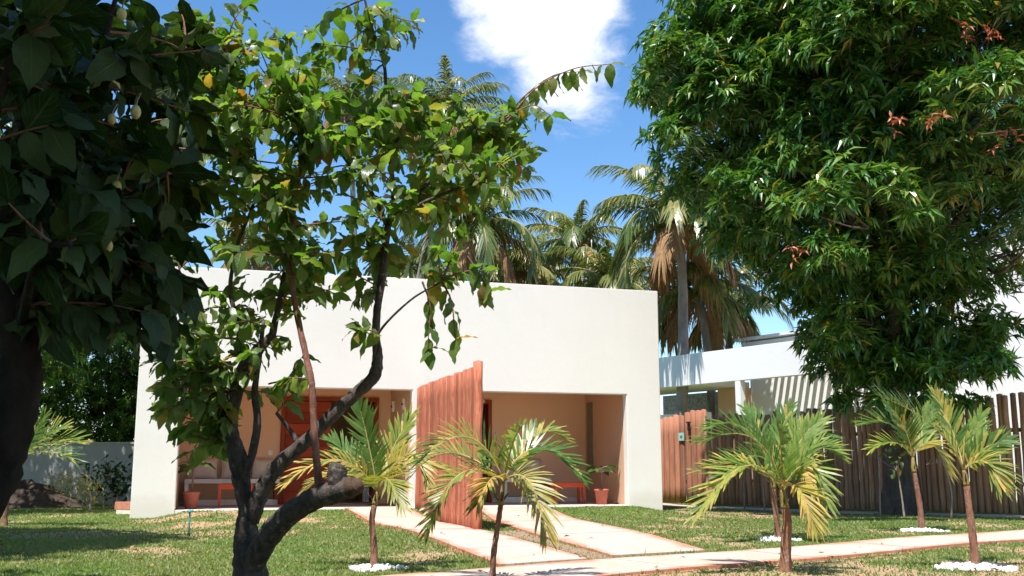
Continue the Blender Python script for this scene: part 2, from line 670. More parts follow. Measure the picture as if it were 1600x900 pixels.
M['gatewood'] = wood('gate_plank', (0.40, 0.17, 0.10), (0.50, 0.24, 0.15), (0.18, 0.08, 0.05), 0.8, (16, 16, 1.3))
M['teal'] = plain('teal_plastic', (0.06, 0.26, 0.30), 0.4, 0.1, 10, 0)
M['tealsign'] = plain('pale_teal_sign', (0.30, 0.52, 0.46), 0.5, 0.08, 10, 0)
M['signmark'] = plain('dark_sign_print', (0.07, 0.2, 0.2), 0.5, 0.05, 10, 0)
M['black'] = plain('black_iron', (0.02, 0.02, 0.02), 0.45, 0.1, 10, 0)
M['lampwhite'] = plain('white_plastic', (0.8, 0.78, 0.75), 0.35, 0.03, 10, 0)
M['stone'] = plain('grey_stone', (0.36, 0.35, 0.34), 0.9, 0.5, 14, 0.8)
M['soil'] = plain('dark_soil', (0.06, 0.04, 0.03), 0.95, 0.4, 9, 0.8)
M['redearth'] = plain('red_earth', (0.42, 0.17, 0.10), 0.95, 0.3, 9, 0.6)
M['gravel'] = plain('median_gravel', (0.30, 0.20, 0.13), 0.95, 0.5, 26, 0.9)
M['pebble'] = plain('white_pebble', (0.78, 0.76, 0.73), 0.7, 0.1, 30, 0.2)
M['brick'] = plain('red_block', (0.52, 0.21, 0.14), 0.9, 0.2, 15, 0.5)
M['pergola'] = plain('pergola_timber', (0.62, 0.50, 0.42), 0.7, 0.15, 6, 0.2)
M['lawn'] = ground_mat()
M['path'] = path_mat()
M['bark_noni'] = bark('noni_bark', (0.03, 0.024, 0.02), (0.12, 0.097, 0.082), (0.27, 0.25, 0.23), 16)
M['bark_shaded'] = bark('shaded_dark_bark', (0.012, 0.009, 0.008), (0.036, 0.028, 0.023), None, 10)  # near trunk's shade painted in as a darker noni bark
M['bark_red'] = bark('young_shoot_bark', (0.16, 0.065, 0.045), (0.32, 0.16, 0.115), (0.32, 0.27, 0.24), 14)
M['bark_mango'] = bark('mango_bark', (0.045, 0.036, 0.03), (0.14, 0.115, 0.095), None, 6)
M['bark_coco'] = bark('coconut_bark', (0.16, 0.14, 0.12), (0.32, 0.29, 0.26), None, 3)
M['bark_twig'] = bark('sapling_bark', (0.22, 0.16, 0.12), (0.40, 0.33, 0.27), None, 20)
M['palmtrunk'] = bark('young_palm_trunk', (0.15, 0.06, 0.042), (0.34, 0.18, 0.115), (0.42, 0.36, 0.30), 16)
M['crownshaft'] = bark('crown_shaft', (0.16, 0.15, 0.04), (0.36, 0.26, 0.09), None, 14)
M['cut'] = plain('sawn_wood', (0.075, 0.042, 0.025), 0.9, 0.4, 20, 0.5)

M['noni'] = leaf_mat('noni_leaf', [(0.0, (0.055, 0.130, 0.026)), (0.35, (0.095, 0.185, 0.042)), (0.65, (0.16, 0.25, 0.065)), (0.88, (0.25, 0.30, 0.10)), (0.95, (0.34, 0.26, 0.07)), (1.0, (0.34, 0.13, 0.04))], 0.34, 0.5, veins=0.7, underside=(0.12, 0.17, 0.05))
M['noni_dark'] = leaf_mat('shaded_noni_leaf', [(0.0, (0.014, 0.036, 0.012)), (0.5, (0.022, 0.054, 0.016)), (0.9, (0.04, 0.08, 0.022)), (0.97, (0.10, 0.15, 0.03)), (1.0, (0.2, 0.16, 0.04))], 0.5, 0.2, spec=0.2, veins=0.4, underside=(0.08, 0.12, 0.05))  # near tree's shade put into the colour, a darkened copy of the noni leaf
M['mango'] = leaf_mat('mango_leaf', [(0.0, (0.032, 0.105, 0.020)), (0.4, (0.065, 0.180, 0.032)), (0.75, (0.125, 0.265, 0.048)), (0.95, (0.21, 0.31, 0.06)), (1.0, (0.32, 0.22, 0.035))], 0.28, 0.33, (1.3, 1.3, 0.4), 0.55)
M['flush'] = leaf_mat('red_young_mango_leaf', [(0.0, (0.40, 0.09, 0.04)), (1.0, (0.50, 0.16, 0.07))], 0.4, 0.3, (1.2, 0.9, 0.6))
M['coco'] = leaf_mat('coconut_leaf', [(0.0, (0.055, 0.095, 0.026)), (0.45, (0.12, 0.16, 0.042)), (1.0, (0.30, 0.26, 0.085))], 0.35, 0.25)
M['cocodead'] = leaf_mat('dead_coconut_leaf', [(0.0, (0.20, 0.105, 0.045)), (0.5, (0.32, 0.19, 0.085)), (1.0, (0.42, 0.22, 0.08))], 0.8, 0.2, (1.2, 1.0, 0.6))
M['young'] = leaf_mat('young_palm_leaf', [(0.0, (0.070, 0.145, 0.030)), (0.5, (0.135, 0.225, 0.045)), (0.82, (0.27, 0.31, 0.065)), (1.0, (0.48, 0.36, 0.10))], 0.34, 0.35)
M['young_yellow'] = leaf_mat('yellowing_palm_leaf', [(0.0, (0.13, 0.18, 0.035)), (0.45, (0.28, 0.27, 0.05)), (0.8, (0.46, 0.34, 0.08)), (1.0, (0.52, 0.31, 0.08))], 0.45, 0.3)
M['rachis'] = plain('palm_midrib', (0.34, 0.27, 0.09), 0.5, 0.2, 10, 0)
M['rachis_dead'] = plain('dry_palm_midrib', (0.36, 0.19, 0.09), 0.8, 0.2, 10, 0)
M['potleaf'] = leaf_mat('pot_plant_leaf', [(0.0, (0.03, 0.075, 0.018)), (1.0, (0.075, 0.13, 0.03))], 0.3, 0.25, veins=0.6)
M['grass'] = leaf_mat('grass_blade', [(0.0, (0.085, 0.170, 0.030)), (0.5, (0.125, 0.220, 0.046)), (0.75, (0.20, 0.25, 0.07)), (1.0, (0.33, 0.29, 0.13))], 0.5, 0.35)
M['fruit'] = plain('noni_fruit_skin', (0.55, 0.50, 0.20), 0.55, 0.25, 40, 0.6)
M['litter'] = leaf_mat('dry_leaf', [(0.0, (0.22, 0.09, 0.045)), (1.0, (0.42, 0.22, 0.1))], 0.8, 0.1)

# ================================================================== THE SETTING
def vnoise(x, y, s, seed):
    g_ = np.random.default_rng(seed)
    T = g_.uniform(0, 1, (64, 64))
    u_, v_ = x * s, y * s
    i, j = np.floor(u_).astype(int), np.floor(v_).astype(int)
    fu, fv = u_ - i, v_ - j
    fu, fv = fu * fu * (3 - 2 * fu), fv * fv * (3 - 2 * fv)
    q = lambda a, b: T[a % 64, b % 64]
    return (q(i, j) * (1 - fu) + q(i + 1, j) * fu) * (1 - fv) + (q(i, j + 1) * (1 - fu) + q(i + 1, j + 1) * fu) * fv


def dry_field(x, y):
    """how dry the lawn is: worn tan patches, and the strip on the near side of the crossing path"""
    pn = 0.50 * vnoise(x * 0.8, y * 0.55, 0.9, 1) + 0.34 * vnoise(x * 0.8, y * 0.45, 2.6, 2) + 0.16 * vnoise(x, y, 7, 3)
    side = (y - 8.75) - 0.77 * x
    return pn + np.where((side < 0.0) & (x > 0.3), 0.23, 0.0)


# ---- ground: one sheet to the horizon
def axis(lo, hi, f0, f1, step):
    far_lo = -np.geomspace(1, abs(lo - f0) + 1, 14)[::-1] + 1 + f0
    far_hi = np.geomspace(1, hi - f1 + 1, 14) - 1 + f1
    return np.unique(np.round(np.concatenate([far_lo, np.arange(f0, f1, step), far_hi]), 4))


gx = axis(-700, 700, -16, 18, 0.16)
gy = axis(-300, 900, 2, 34, 0.16)
GX, GY = np.meshgrid(gx, gy)
GZ = ground_z(GX, GY)
nx, ny = len(gx), len(gy)
ii = np.arange(nx * ny).reshape(ny, nx)
F = np.stack([ii[:-1, :-1], ii[:-1, 1:], ii[1:, 1:], ii[1:, :-1]], -1).reshape(-1, 4)
tag(link('ground', np_mesh('ground', np.stack([GX, GY, GZ], -1).reshape(-1, 3), F, M['lawn'], tint=dry_field(GX.ravel(), GY.ravel()), smooth=True)), 'grassy garden ground', None, None, 'structure')


def strip(name, left, right, lift, mat, n=40, m=6, edge=0.0, thick=0.09, seed=1):
    """a paved strip between two edges that follows the ground"""
    L = smooth_path(left, 10) if len(left) > 2 else np.array([np.array(left[0]) * (1 - t) + np.array(left[1]) * t for t in np.linspace(0, 1, n)])
    Rr = smooth_path(right, 10) if len(right) > 2 else np.array([np.array(right[0]) * (1 - t) + np.array(right[1]) * t for t in np.linspace(0, 1, n)])
    k = np.linspace(0, 1, n)

    def resample(P):
        d = np.concatenate([[0], np.cumsum(np.linalg.norm(np.diff(P, axis=0), axis=1))])
        return np.stack([np.interp(k * d[-1], d, P[:, i]) for i in range(2)], -1)
    L, Rr = resample(L), resample(Rr)
    g = np.random.default_rng(seed)
    if edge:
        w = (Rr - L) / np.linalg.norm(Rr - L, axis=1, keepdims=True)
        L = L - w * g.uniform(0, edge, (n, 1))
        Rr = Rr + w * g.uniform(0, edge, (n, 1))
    V, UV = [], []
    for i in range(n):
        for j in range(m + 1):
            p = L[i] * (1 - j / m) + Rr[i] * (j / m)
            V.append((p[0], p[1], float(ground_z(p[0], p[1])) + lift))
            UV.append((2 * j / m - 1, i / n))
    base = len(V)
    ring = [i * (m + 1) for i in range(n)] + [(n - 1) * (m + 1) + j for j in range(1, m + 1)] + [i * (m + 1) + m for i in range(n - 2, -1, -1)] + [j for j in range(m - 1, 0, -1)]
    Fq = []
    for i in range(n - 1):
        for j in range(m):
            a = i * (m + 1) + j
            Fq.append([a, a + 1, a + m + 2, a + m + 1])
    for q in ring:
        V.append((V[q][0], V[q][1], V[q][2] - thick))
        UV.append(UV[q])
    nr = len(ring)
    for q in range(nr):
        q2 = (q + 1) % nr
        Fq.append([ring[q], ring[q2], base + q2, base + q])
    return link(name, np_mesh(name, V, np.array(Fq), mat, uv=np.array(UV)))


W = to_world
# two paths from the veranda and the path that crosses the garden
pl_l = [W(3.45, -0.14), W(3.6, -3.5), W(3.62, -7.5), W(3.38, -12.55)]
pl_r = [W(4.72, -0.14), W(4.78, -3.5), W(4.76, -7.5), W(4.42, -12.22)]
pr_l = [W(6.3, -0.14), W(6.0, -2.5), W(5.35, -7.2), W(4.84, -11.9)]
pr_r = [W(7.9, -0.14), W(7.6, -2.5), W(6.95, -7.5), W(6.2, -11.42)]
cr_t = [(-4.0, 7.34), (0.0, 10.30), (2.3, 12.02), (3.3, 12.76), (8.0, 16.42), (16.0, 22.4)]
cr_b = [(-3.0, 6.35), (0.0, 8.75), (1.2, 9.8), (2.9, 11.1), (6.9, 14.15), (16.6, 20.6)]
def cut_edges(a, b, n):
    """resample two edges into n bays"""
    out = []
    for P in (a, b):
        Q = smooth_path([np.array(p, float) for p in P], 12)
        d = np.concatenate([[0], np.cumsum(np.linalg.norm(np.diff(Q, axis=0), axis=1))])
        out.append((Q, d))

    def pt(k, f):
        Q, d = out[k]
        return np.array([np.interp(f * d[-1], d, Q[:, i_]) for i_ in range(2)])
    return pt


for a, b, sd_, nsl, lbl in ((pl_l, pl_r, 2, 6, 'pale pink concrete path left of the log screen'), (pr_l, pr_r, 3, 6, 'pale pink concrete path right of the log screen'), (cr_t, cr_b, 4, 12, 'pale pink concrete path crossing the garden')):
    e = strip('earth_edge', a, b, 0.006, M['redearth'], 70, 2, 0.16, 0.04, sd_)
    tag(e, 'strip of bare red earth along the path edge', None, None, 'structure')
    pth = empty('garden_path')
    tag(pth, lbl, None, None, 'structure')
    pt = cut_edges(a, b, nsl)
    for k in range(nsl):
        f0, f1 = (k + 0.004) / nsl, (k + 0.996) / nsl
        fs = np.linspace(f0, f1, 6)
        q = strip('slab', [pt(0, f) for f in fs], [pt(1, f) for f in fs], 0.034 + random.uniform(-0.004, 0.004), M['path'], 14, 8, 0.014, 0.08, sd_ * 20 + k)
        q.parent = pth
med = strip('median_bed', [W(4.86, -6.6), W(4.80, -9.0), W(4.5, -12.1)], [W(5.42, -6.6), W(5.06, -9.0), W(4.78, -12.0)], 0.012, M['gravel'], 40, 4, 0.02, 0.03, 9)
tag(med, 'bed of gravel and sparse grass between the two paths', None, None, 'structure')
fp = strip('fence_path', [(3.7, 29.2), (4.7, 26.6), (10.2, 21.3), (17, 14.8)], [(4.3, 29.9), (5.3, 27.2), (10.75, 21.9), (17.6, 15.4)], 0.03, M['floor'], 60, 3, 0.02, 0.08, 5)
tag(fp, 'narrow concrete path at the foot of the pole fence', None, None, 'structure')

# ================================================================== THE VILLA
villa = tag(empty('villa', (HO[0], HO[1], 0), HA), 'white stucco villa with a tall parapet and a shaded double veranda', 'villa')


def vb(name, mat, *boxes, bev=0.0, parent=villa):
    mb = MB()
    for b in boxes:
        mb.box(*b, bev=bev)
    return mb.build(name, mat, parent)


TOP, LIN, FL = 5.2, 2.67, 0.10
# facade: piers and the deep beam over the veranda
mb = MB()
bm = bmesh.new()


def facade_mesh():
    """front wall with its two veranda openings, slightly softened plaster edges"""
    o = [(-0.87, -0.5), (0.0, -0.5), (0.0, LIN), (4.9, LIN), (4.9, -0.2), (5.09, -0.2), (5.09, LIN), (10.05, LIN), (10.05, -0.5), (10.92, -0.5), (10.92, TOP), (-0.87, TOP)]
    vs = [bm.verts.new((x, 0, z)) for x, z in o]
    f = bm.faces.new(vs)
    r = bmesh.ops.extrude_face_region(bm, geom=[f])
    for g in r['geom']:
        if isinstance(g, bmesh.types.BMVert):
            g.co.y += 0.25
    bmesh.ops.recalc_face_normals(bm, faces=bm.faces[:])
    bmesh.ops.bevel(bm, geom=bm.edges[:], offset=0.015, segments=2, affect='EDGES')
    bmesh.ops.triangulate(bm, faces=[f for f in bm.faces if len(f.verts) > 4])
    me = bpy.data.meshes.new('facade_wall')
    bm.to_mesh(me)
    bm.free()
    me.materials.append(M['white'])
    return me


link('facade_wall', facade_mesh(), villa)
vb('side_wall', M['white'], (-0.87, -0.62, 0.252, 10.75, -0.5, TOP - 0.003))
vb('side_wall', M['white'], (10.67, 10.92, 0.252, 10.75, -0.5, TOP - 0.003))
vb('rear_wall', M['white'], (-0.87, 10.92, 10.752, 11.0, -0.5, TOP - 0.005))
vb('roof', M['slab'], (-0.618, 10.668, 0.252, 10.75, 4.55, 4.75))
vb('veranda_ceiling', M['peach'], (-0.25, 10.30, 0.252, 3.0, 3.0, 3.12))
vb('veranda_floor', M['floor'], (0.003, 10.047, -0.16, 2.8, -0.3, FL - 0.002))
vb('floor_edge', M['slab'], (0.004, 10.046, -0.20, 0.30, -0.3, FL + 0.004), bev=0.008)
vb('veranda_wall', M['peach'], (-0.25, -0.002, 0.252, 2.8, -0.2, 2.998))
vb('veranda_wall', M['tan'], (10.052, 10.30, 0.252, 2.8, -0.2, 2.998))
part = vb('partition_wall', M['tan'], (4.9, 5.09, 0.252, 2.8, -0.2, 2.998))
vb('back_wall', M['peach'],
   (-0.25, 2.25, 2.802, 3.0, -0.2, 2.998), (4.6, 5.35, 2.802, 3.0, -0.2, 2.998), (7.5, 10.3, 2.802, 3.0, -0.2, 2.998),
   (2.25, 4.6, 2.802, 3.0, 2.66, 2.998), (5.35, 7.5, 2.802, 3.0, 2.66, 2.998))
vb('room_floor', M['floor'], (-0.61, 10.66, 3.002, 10.74, -0.2, FL))
vb('room_ceiling', M['slab'], (-0.61, 10.66, 3.002, 10.74, 3.0, 3.1))
vb('room_wall', M['tan'], (-0.61, 10.66, 6.5, 6.6, FL, 2.99))
vb('room_wall', M['tan'], (4.92, 5.05, 3.01, 6.49, FL, 2.99))
# skirting at the back walls
for sk in ((0.0, 2.24), (7.52, 10.04)):
    vb('skirting', M['slab'], (sk[0], sk[1], 2.782, 2.801, FL, FL + 0.1))
# timber doors: frame, sliding leaf of horizontal boards, dark opening beside it
for x0, x1, leaf in ((2.25, 4.6, (2.36, 3.44)), (5.35, 7.5, (5.46, 6.5))):
    fr = vb('door_frame', M['door2'], (x0 + .002, x0 + 0.1, 2.74, 3.02, FL, 2.655), (x1 - 0.1, x1 - .002, 2.74, 3.02, FL, 2.655), (x0 + 0.1, x1 - 0.1, 2.74, 3.02, 2.56, 2.655), bev=0.006)
    d = vb('door', M['door2'], (leaf[0], leaf[1], 2.88, 2.91, FL + 0.01, 2.555))
    nb = 9
    hh = (2.555 - FL - 0.01) / nb
    for k in range(nb):
        z0 = FL + 0.01 + k * hh
        q = MB().box(leaf[0] + 0.004, leaf[1] - 0.004, 2.845, 2.879, z0 + 0.006, z0 + hh - 0.006, bev=0.005).build('board', M['door'], d)
    MB().box(leaf[1] - 0.09, leaf[1] - 0.06, 2.80, 2.844, 1.0, 1.28, bev=0.006).build('handle', M['black'], d)
cur = MB()
pts = [(4.30 + 0.022 * k, 3.12 + 0.035 * math.sin(k * 1.7)) for k in range(9)]
V = [(x, y, z) for (x, y) in pts for z in (FL + 0.02, 2.5)]
cur.add(V, [[2 * k, 2 * k + 2, 2 * k + 3, 2 * k + 1] for k in range(8)])
cur.build('curtain', M['curtain'], villa)
# two wall lamps on the partition, a switch plate, a slit window on the end wall
for yy, zz in ((2.25, 2.42), (0.85, 2.40)):
    l_ = vb('wall_lamp', M['lampwhite'], (4.84, 4.898, yy - 0.06, yy + 0.06, zz - 0.13, zz + 0.13), bev=0.012)
    MB().box(4.815, 4.839, yy - 0.04, yy + 0.04, zz - 0.02, zz + 0.02).build('lamp_bracket', M['black'], l_)
vb('switch_plate', M['lampwhite'], (1.98, 2.08, 2.785, 2.80, 1.25, 1.37), bev=0.004)
vb('slit_window', M['olive'], (10.02, 10.05, 2.25, 2.62, 0.85, 2.62), bev=0.006)
# ================================================================== LOG SCREEN between the two verandas
screen = tag(empty('log_screen', (HO[0], HO[1], 0), HA), 'tall reddish screen of upright rough logs between the two paths', 'screen')
nlog = 34
for k in range(nlog):
    y = -0.20 - (k + 0.5) * (6.16 / nlog)
    h = 2.70 - 0.09 * k / nlog + random.uniform(-0.022, 0.022)
    if k == nlog - 1:
        h += 0.07
    xs = 5.02 + 0.24 * (y + 0.2) / 6.1
    wx, wy = W(xs, y)
    z0 = float(ground_z(wx, wy)) - 0.15
    r = 0.095 + random.uniform(-0.01, 0.01)
    zs = np.linspace(z0, h, 9)
    P = [(random.uniform(-0.008, 0.008), random.uniform(-0.006, 0.006), z) for z in zs]
    V, Fc = tube_geo(P, [r * random.uniform(0.94, 1.05) for _ in zs], 12, 0.09, True, k)
    V[:, 0] *= 0.8
    lg = MB()
    lg.add(V, Fc)
    lg.build('log', M['screenlog'], screen, True, loc=(xs, y, 0))
for zr in (0.75, 2.05):
    MB().tube([(5.11, -0.25, zr), (4.88, -6.2, zr)], 0.035, 8).build('rail', M['pole'], screen)

# ================================================================== VERANDA FURNITURE
def hw(a, b, z=FL):
    x, y = W(a, b)
    return (x, y, z)


def bench(a0, a1, label, dark_end):
    t = tag(empty('veranda_bench', hw((a0 + a1) / 2, 2.78, FL + 0.006), HA), label, 'bench', 'built veranda benches')
    w = (a1 - a0) / 2
    MB().box(-w, w, -0.72, 0, 0.50, 0.60, bev=0.01).build('seat', M['slab'], t)
    MB().box(-w + 0.02, w - 0.02, -0.5, 0, 0.0, 0.13, bev=0.005).build('plinth', M['slab'], t)
    for s in (-1, 1):
        MB().box(s * (w - 0.05) - 0.045, s * (w - 0.05) + 0.045, -0.68, 0, 0.131, 0.499).build('end_support', M['door2'] if s == dark_end else M['slab'], t)
    return t


def cushion(a, b, label, wid, tilt=0.22, z=FL + 0.607, turn=0.0):
    me_b = bmesh.new()
    bmesh.ops.create_cube(me_b, size=1)
    bmesh.ops.subdivide_edges(me_b, edges=me_b.edges[:], cuts=5, use_grid_fill=True)
    for q in me_b.verts:
        x, y, zz = q.co
        e = (1 - (2 * abs(x)) ** 4) * (1 - (2 * abs(zz)) ** 4)
        q.co = Vector((x * wid * (1 - 0.05 * (1 - abs(2 * zz) ** 2)), y * 0.20 * (0.25 + 0.75 * e), zz * 0.46 * (1 - 0.05 * (1 - abs(2 * x) ** 2)) + 0.23))
    me = bpy.data.meshes.new('cushion')
    me_b.to_mesh(me)
    me_b.free()
    for p in me.polygons:
        p.use_smooth = True
    me.materials.append(M['cushion'])
    o = link('cushion', me, None, hw(a, b, z), Euler((-tilt, 0, HA + turn)))
    return tag(o, label, 'cushion', 'back cushions on the veranda benches')


bench(0.12, 2.22, 'pale bench along the back wall of the left veranda', 1)
bench(7.62, 8.85, 'pale bench along the back wall of the right veranda', 1)
for a, l_ in ((0.50, 'cream back cushion nearest the white end pier, left veranda bench'), (1.24, 'middle cream back cushion on the left veranda bench'), (1.94, 'cream back cushion beside the red door, left veranda bench')):
    cushion(a, 2.60, l_, 0.66)
for a, l_ in ((7.94, 'cream back cushion beside the door, right veranda bench'), (8.52, 'cream back cushion nearest the red table, right veranda bench')):
    cushion(a, 2.60, l_, 0.55)


def side_table(a, b, label, w=0.74, d=0.42, h=0.50):
    t = tag(empty('side_table', hw(a, b), HA), label, 'table', 'red side tables on the verandas')
    MB().box(-w / 2, w / 2, -d / 2, d / 2, h - 0.045, h, bev=0.006).build('table_top', M['redpaint'], t)
    for sx in (-1, 1):
        for sy in (-1, 1):
            MB().box(sx * (w / 2 - 0.035) - 0.028, sx * (w / 2 - 0.035) + 0.028, sy * (d / 2 - 0.035) - 0.028, sy * (d / 2 - 0.035) + 0.028, 0, h - 0.046).build('leg', M['redpaint'], t)
    MB().box(-w / 2 + 0.064, w / 2 - 0.064, -d / 2 + 0.02, -d / 2 + 0.04, h - 0.11, h - 0.047).build('apron', M['redpaint'], t)
    return t


side_table(1.22, 1.5, 'low orange red table in front of the left veranda bench')
side_table(9.02, 1.35, 'low orange red table on the right veranda near the potted plant', 0.78)


# broad leaf template (noni, pot plants): blade along +X, folded along the midrib, wavy edge
def leaf_geo(L, wd, fold=0.25, droop=0.35, wave=0.06, seed=0, st=9):
    g = np.random.default_rng(seed)
    V, UV = [], []
    ph = g.uniform(0, 6)
    for i in range(st):
        s = i / (st - 1)
        w = wd * (math.sin(math.pi * s ** 0.86) ** 0.95) * (1.04 - 0.16 * s) * 0.5 if 0 < i < st - 1 else 0.004 * wd
        x = L * (s - 0.05 * droop * s * s)
        zc = -droop * L * s * s * 0.55 + 0.04 * L * math.sin(s * 3)
        wv = wave * wd * math.sin(ph + i * 2.1)
        V += [(x, -w, zc + fold * w + wv), (x, 0, zc), (x, w, zc + fold * w - wv * 0.8)]
        UV += [(-1, s), (0, s), (1, s)]
    Fq = []
    for i in range(st - 1):
        a = i * 3
        Fq += [[a, a + 1, a + 4, a + 3], [a + 1, a + 2, a + 5, a + 4]]
    return np.array(V), np.array(Fq), np.array(UV, float)


def pot_plant(a, b, label, h_stem, n, seed, r=0.15, hp=0.30, leaf=0.26):
    g = np.random.default_rng(seed)
    t = tag(empty('potted_plant', hw(a, b), HA), label, 'plant', 'potted plants on the verandas')
    prof = [(0.001, 0), (r * 0.68, 0), (r * 0.72, 0.01), (r * 0.97, hp * 0.84), (r * 1.06, hp * 0.85), (r * 1.08, hp), (r * 0.97, hp), (r * 0.93, hp * 0.86)]
    MB().lathe(prof, 22).build('pot', M['terracotta'], t, True)
    MB().lathe([(0.001, hp * 0.93), (r * 0.5, hp * 0.94), (r * 0.95, hp * 0.88)], 18).build('soil', M['potsoil'], t)
    pts = smooth_path([(0, 0, hp * 0.8), (0.01, 0.0, hp + h_stem * 0.5), (-0.01, 0.01, hp + h_stem)], 5)
    MB().tube(pts, np.linspace(0.02, 0.011, len(pts)), 7).build('stem', M['bark_red'], t, True)
    for k in range(n):
        ang = k * 2.4 + g.uniform(-.3, .3)
        el = g.uniform(-0.1, 0.75)
        Lp = g.uniform(0.07, 0.2)
        z0 = hp + h_stem * g.uniform(0.72, 1.0)
        p0 = np.array([0, 0, z0])
        p1 = p0 + Lp * np.array([math.cos(ang) * math.cos(el), math.sin(ang) * math.cos(el), math.sin(el)])
        V, Fq, UV = leaf_geo(leaf * g.uniform(0.75, 1.15), leaf * 0.5, 0.2, 0.6, 0.05, seed + k)
        V = np.array(V)
        me = np_mesh('leaf', V, Fq, M['potleaf'], tint=np.full(len(V), g.uniform()), uv=UV, smooth=True)
        lf = link('leaf', me, t, p1, Euler((g.uniform(-.4, .4), -el * 0.5 + 0.1, ang)))
        tv, tf = tube_geo([(-(Lp), 0, -0.0), (0, 0, 0.0)], [0.006, 0.005], 5)
        pet = MB()
        pet.tube([p0, (p0 + p1) / 2 + np.array([0, 0, 0.01]), p1], [0.007, 0.006, 0.005], 5)
        pet.build('leaf_stalk', M['bark_twig'], t)
    return t


pot_plant(0.30, 0.72, 'potted plant beside the white end pier of the left veranda', 0.62, 13, 5, 0.165, 0.36, 0.36)
pot_plant(9.62, 0.62, 'potted plant with broad leaves in the right veranda corner', 0.50, 14, 8, 0.165, 0.36, 0.33)

# ================================================================== POLE FENCE, GATE, NEIGHBOURING VILLA
F0, F1 = np.array([5.55, 29.5]), np.array([16.5, 17.1])
fd = (F1 - F0) / np.linalg.norm(F1 - F0)
flen = float(np.linalg.norm(F1 - F0))
frot = math.atan2(fd[1], fd[0])
fence = tag(empty('pole_fence', (F0[0], F0[1], 0), frot), 'tall brown fence of upright wooden poles behind the mango tree', 'fence')
s = 0.0
pm = []
for k in range(7):
    h = 2.6
    zs = np.linspace(-0.2, h, 7)
    g = np.random.default_rng(k)
    P = [(g.uniform(-.012, .012), g.uniform(-.012, .012), z) for z in zs]
    V, Fc = tube_geo(P, 0.068 * np.linspace(1.08, 0.9, 7), 9, 0.05, True, k)
    pm.append(MB().add(V, Fc).mesh('pole', M['pole'], True))
while s < flen:
    wx, wy = F0 + fd * s
    frac = s / flen
    sc_h = (2.42 + 0.36 * frac + random.uniform(-0.06, 0.06)) / 2.6
    w_ = random.uniform(0.8, 1.18)
    link('pole', random.choice(pm), fence, (s, random.uniform(-.015, .015), float(ground_z(wx, wy))), (random.uniform(-.012, .012), random.uniform(-.014, .014), random.uniform(0, 6)), (w_, w_, sc_h))
    s += 0.138 * w_ + (random.uniform(-0.006, 0.004) if frac < 0.5 else random.uniform(0.0, 0.055))
for z in (0.55, 1.75):
    MB().box(0, flen, 0.085, 0.14, z, z + 0.09).build('rail', M['pole'], fence)

G0, G1 = np.array([4.35, 30.75]), F0
gd = (G1 - G0) / np.linalg.norm(G1 - G0)
gl = float(np.linalg.norm(G1 - G0))
gate = tag(empty('plank_gate', (G0[0], G0[1], 0), math.atan2(gd[1], gd[0])), 'reddish vertical plank gate with small teal sign beside the villa', 'gate')
npk = 9
for k in range(npk):
    w_ = gl / npk
    h = 2.33 + 0.30 * k / npk + random.uniform(-0.03, 0.05)
    back = 0.03 if k in (5, 6, 7, 8) else 0.0
    V, Fc = tube_geo([(0, 0, z) for z in np.linspace(-0.1, h, 6)], w_ * 0.5, 10, 0.04, True, k + 40)
    V[:, 1] *= 0.4
    MB().add(V, Fc).build('plank', M['gatewood'], gate, True, loc=((k + 0.5) * w_, back, 0.0))
sg = MB().box(0.80, 1.0, -0.085, -0.065, 1.72, 1.95, bev=0.004).build('sign', M['tealsign'], gate)
MB().box(0.86, 0.94, -0.092, -0.0855, 1.80, 1.87).build('sign_mark', M['signmark'], sg)
lt = MB().box(1.16, 1.22, -0.14, -0.06, 2.0, 2.22, bev=0.01).box(1.14, 1.24, -0.16, -0.06, 2.221, 2.26).build('gate_lamp', M['black'], gate)
MB().box(0.1, gl - 0.1, 0.09, 0.13, 0.5, 0.6).box(0.1, gl - 0.1, 0.09, 0.13, 1.7, 1.8).build('rail', M['gatewood'], gate)

# ---- neighbouring villa: long white fascia over a slatted pergola, solid wall to the right
NL, NR = np.array([5.6, 38.0]), np.array([14.6, 24.6])
ndv = (NR - NL) / np.linalg.norm(NR - NL)
nrot = math.atan2(ndv[1], ndv[0])
nl_ = float(np.linalg.norm(NR - NL))
nv = tag(empty('neighbouring_villa', (NL[0], NL[1], 0), nrot), 'white flat roofed villa with pergola behind the pole fence', 'villa')


def nb(name, mat, *boxes, bev=0.0, parent=nv):
    mb_ = MB()
    for b in boxes:
        mb_.box(*b, bev=bev)
    return mb_.build(name, mat, parent)


# local x runs along the front towards the right, local y goes back
FB, FT = 3.86, 4.98
nb('fascia', M['white2'], (-4.0, 9.2, 0, 0.25, FB, FT), bev=0.012)
nb('front_wall', M['white2'], (7.2, nl_ + 9, 6.0, 6.3, -0.2, 8.4), bev=0.012)
nb('pillar', M['white2'], (3.6, 3.84, 0.0, 0.249, -0.1, FB - 0.002), bev=0.01)
nb('soffit', M['white2'], (-4.0, 1.28, 0.252, 3.19, FB + 0.05, FB + 0.25))
nb('back_wall', M['white2'], (1.32, 9.2, 3.2, 3.4, -0.1, FB + 1.0))
nb('stone_wall', M['stone'], (-4.0, 0.19, 3.6, 3.9, 1.0, FB + 0.04))
nb('ochre_wall', M['peach'], (0.2, 1.31, 2.6, 3.4, -0.1, FB + 0.04))
nb('low_wall', M['white2'], (-4.0, 1.0, 1.2, 1.45, -0.1, 2.95), bev=0.01)
nb('roof_block', M['white2'], (-0.2, 7.0, 4.4, 9.0, FB + 1.05, FT + 0.85), bev=0.02)
nb('roof_edge', M['white2'], (-0.4, 7.1, 4.2, 9.1, FT + 0.90, FT + 1.02), bev=0.02)
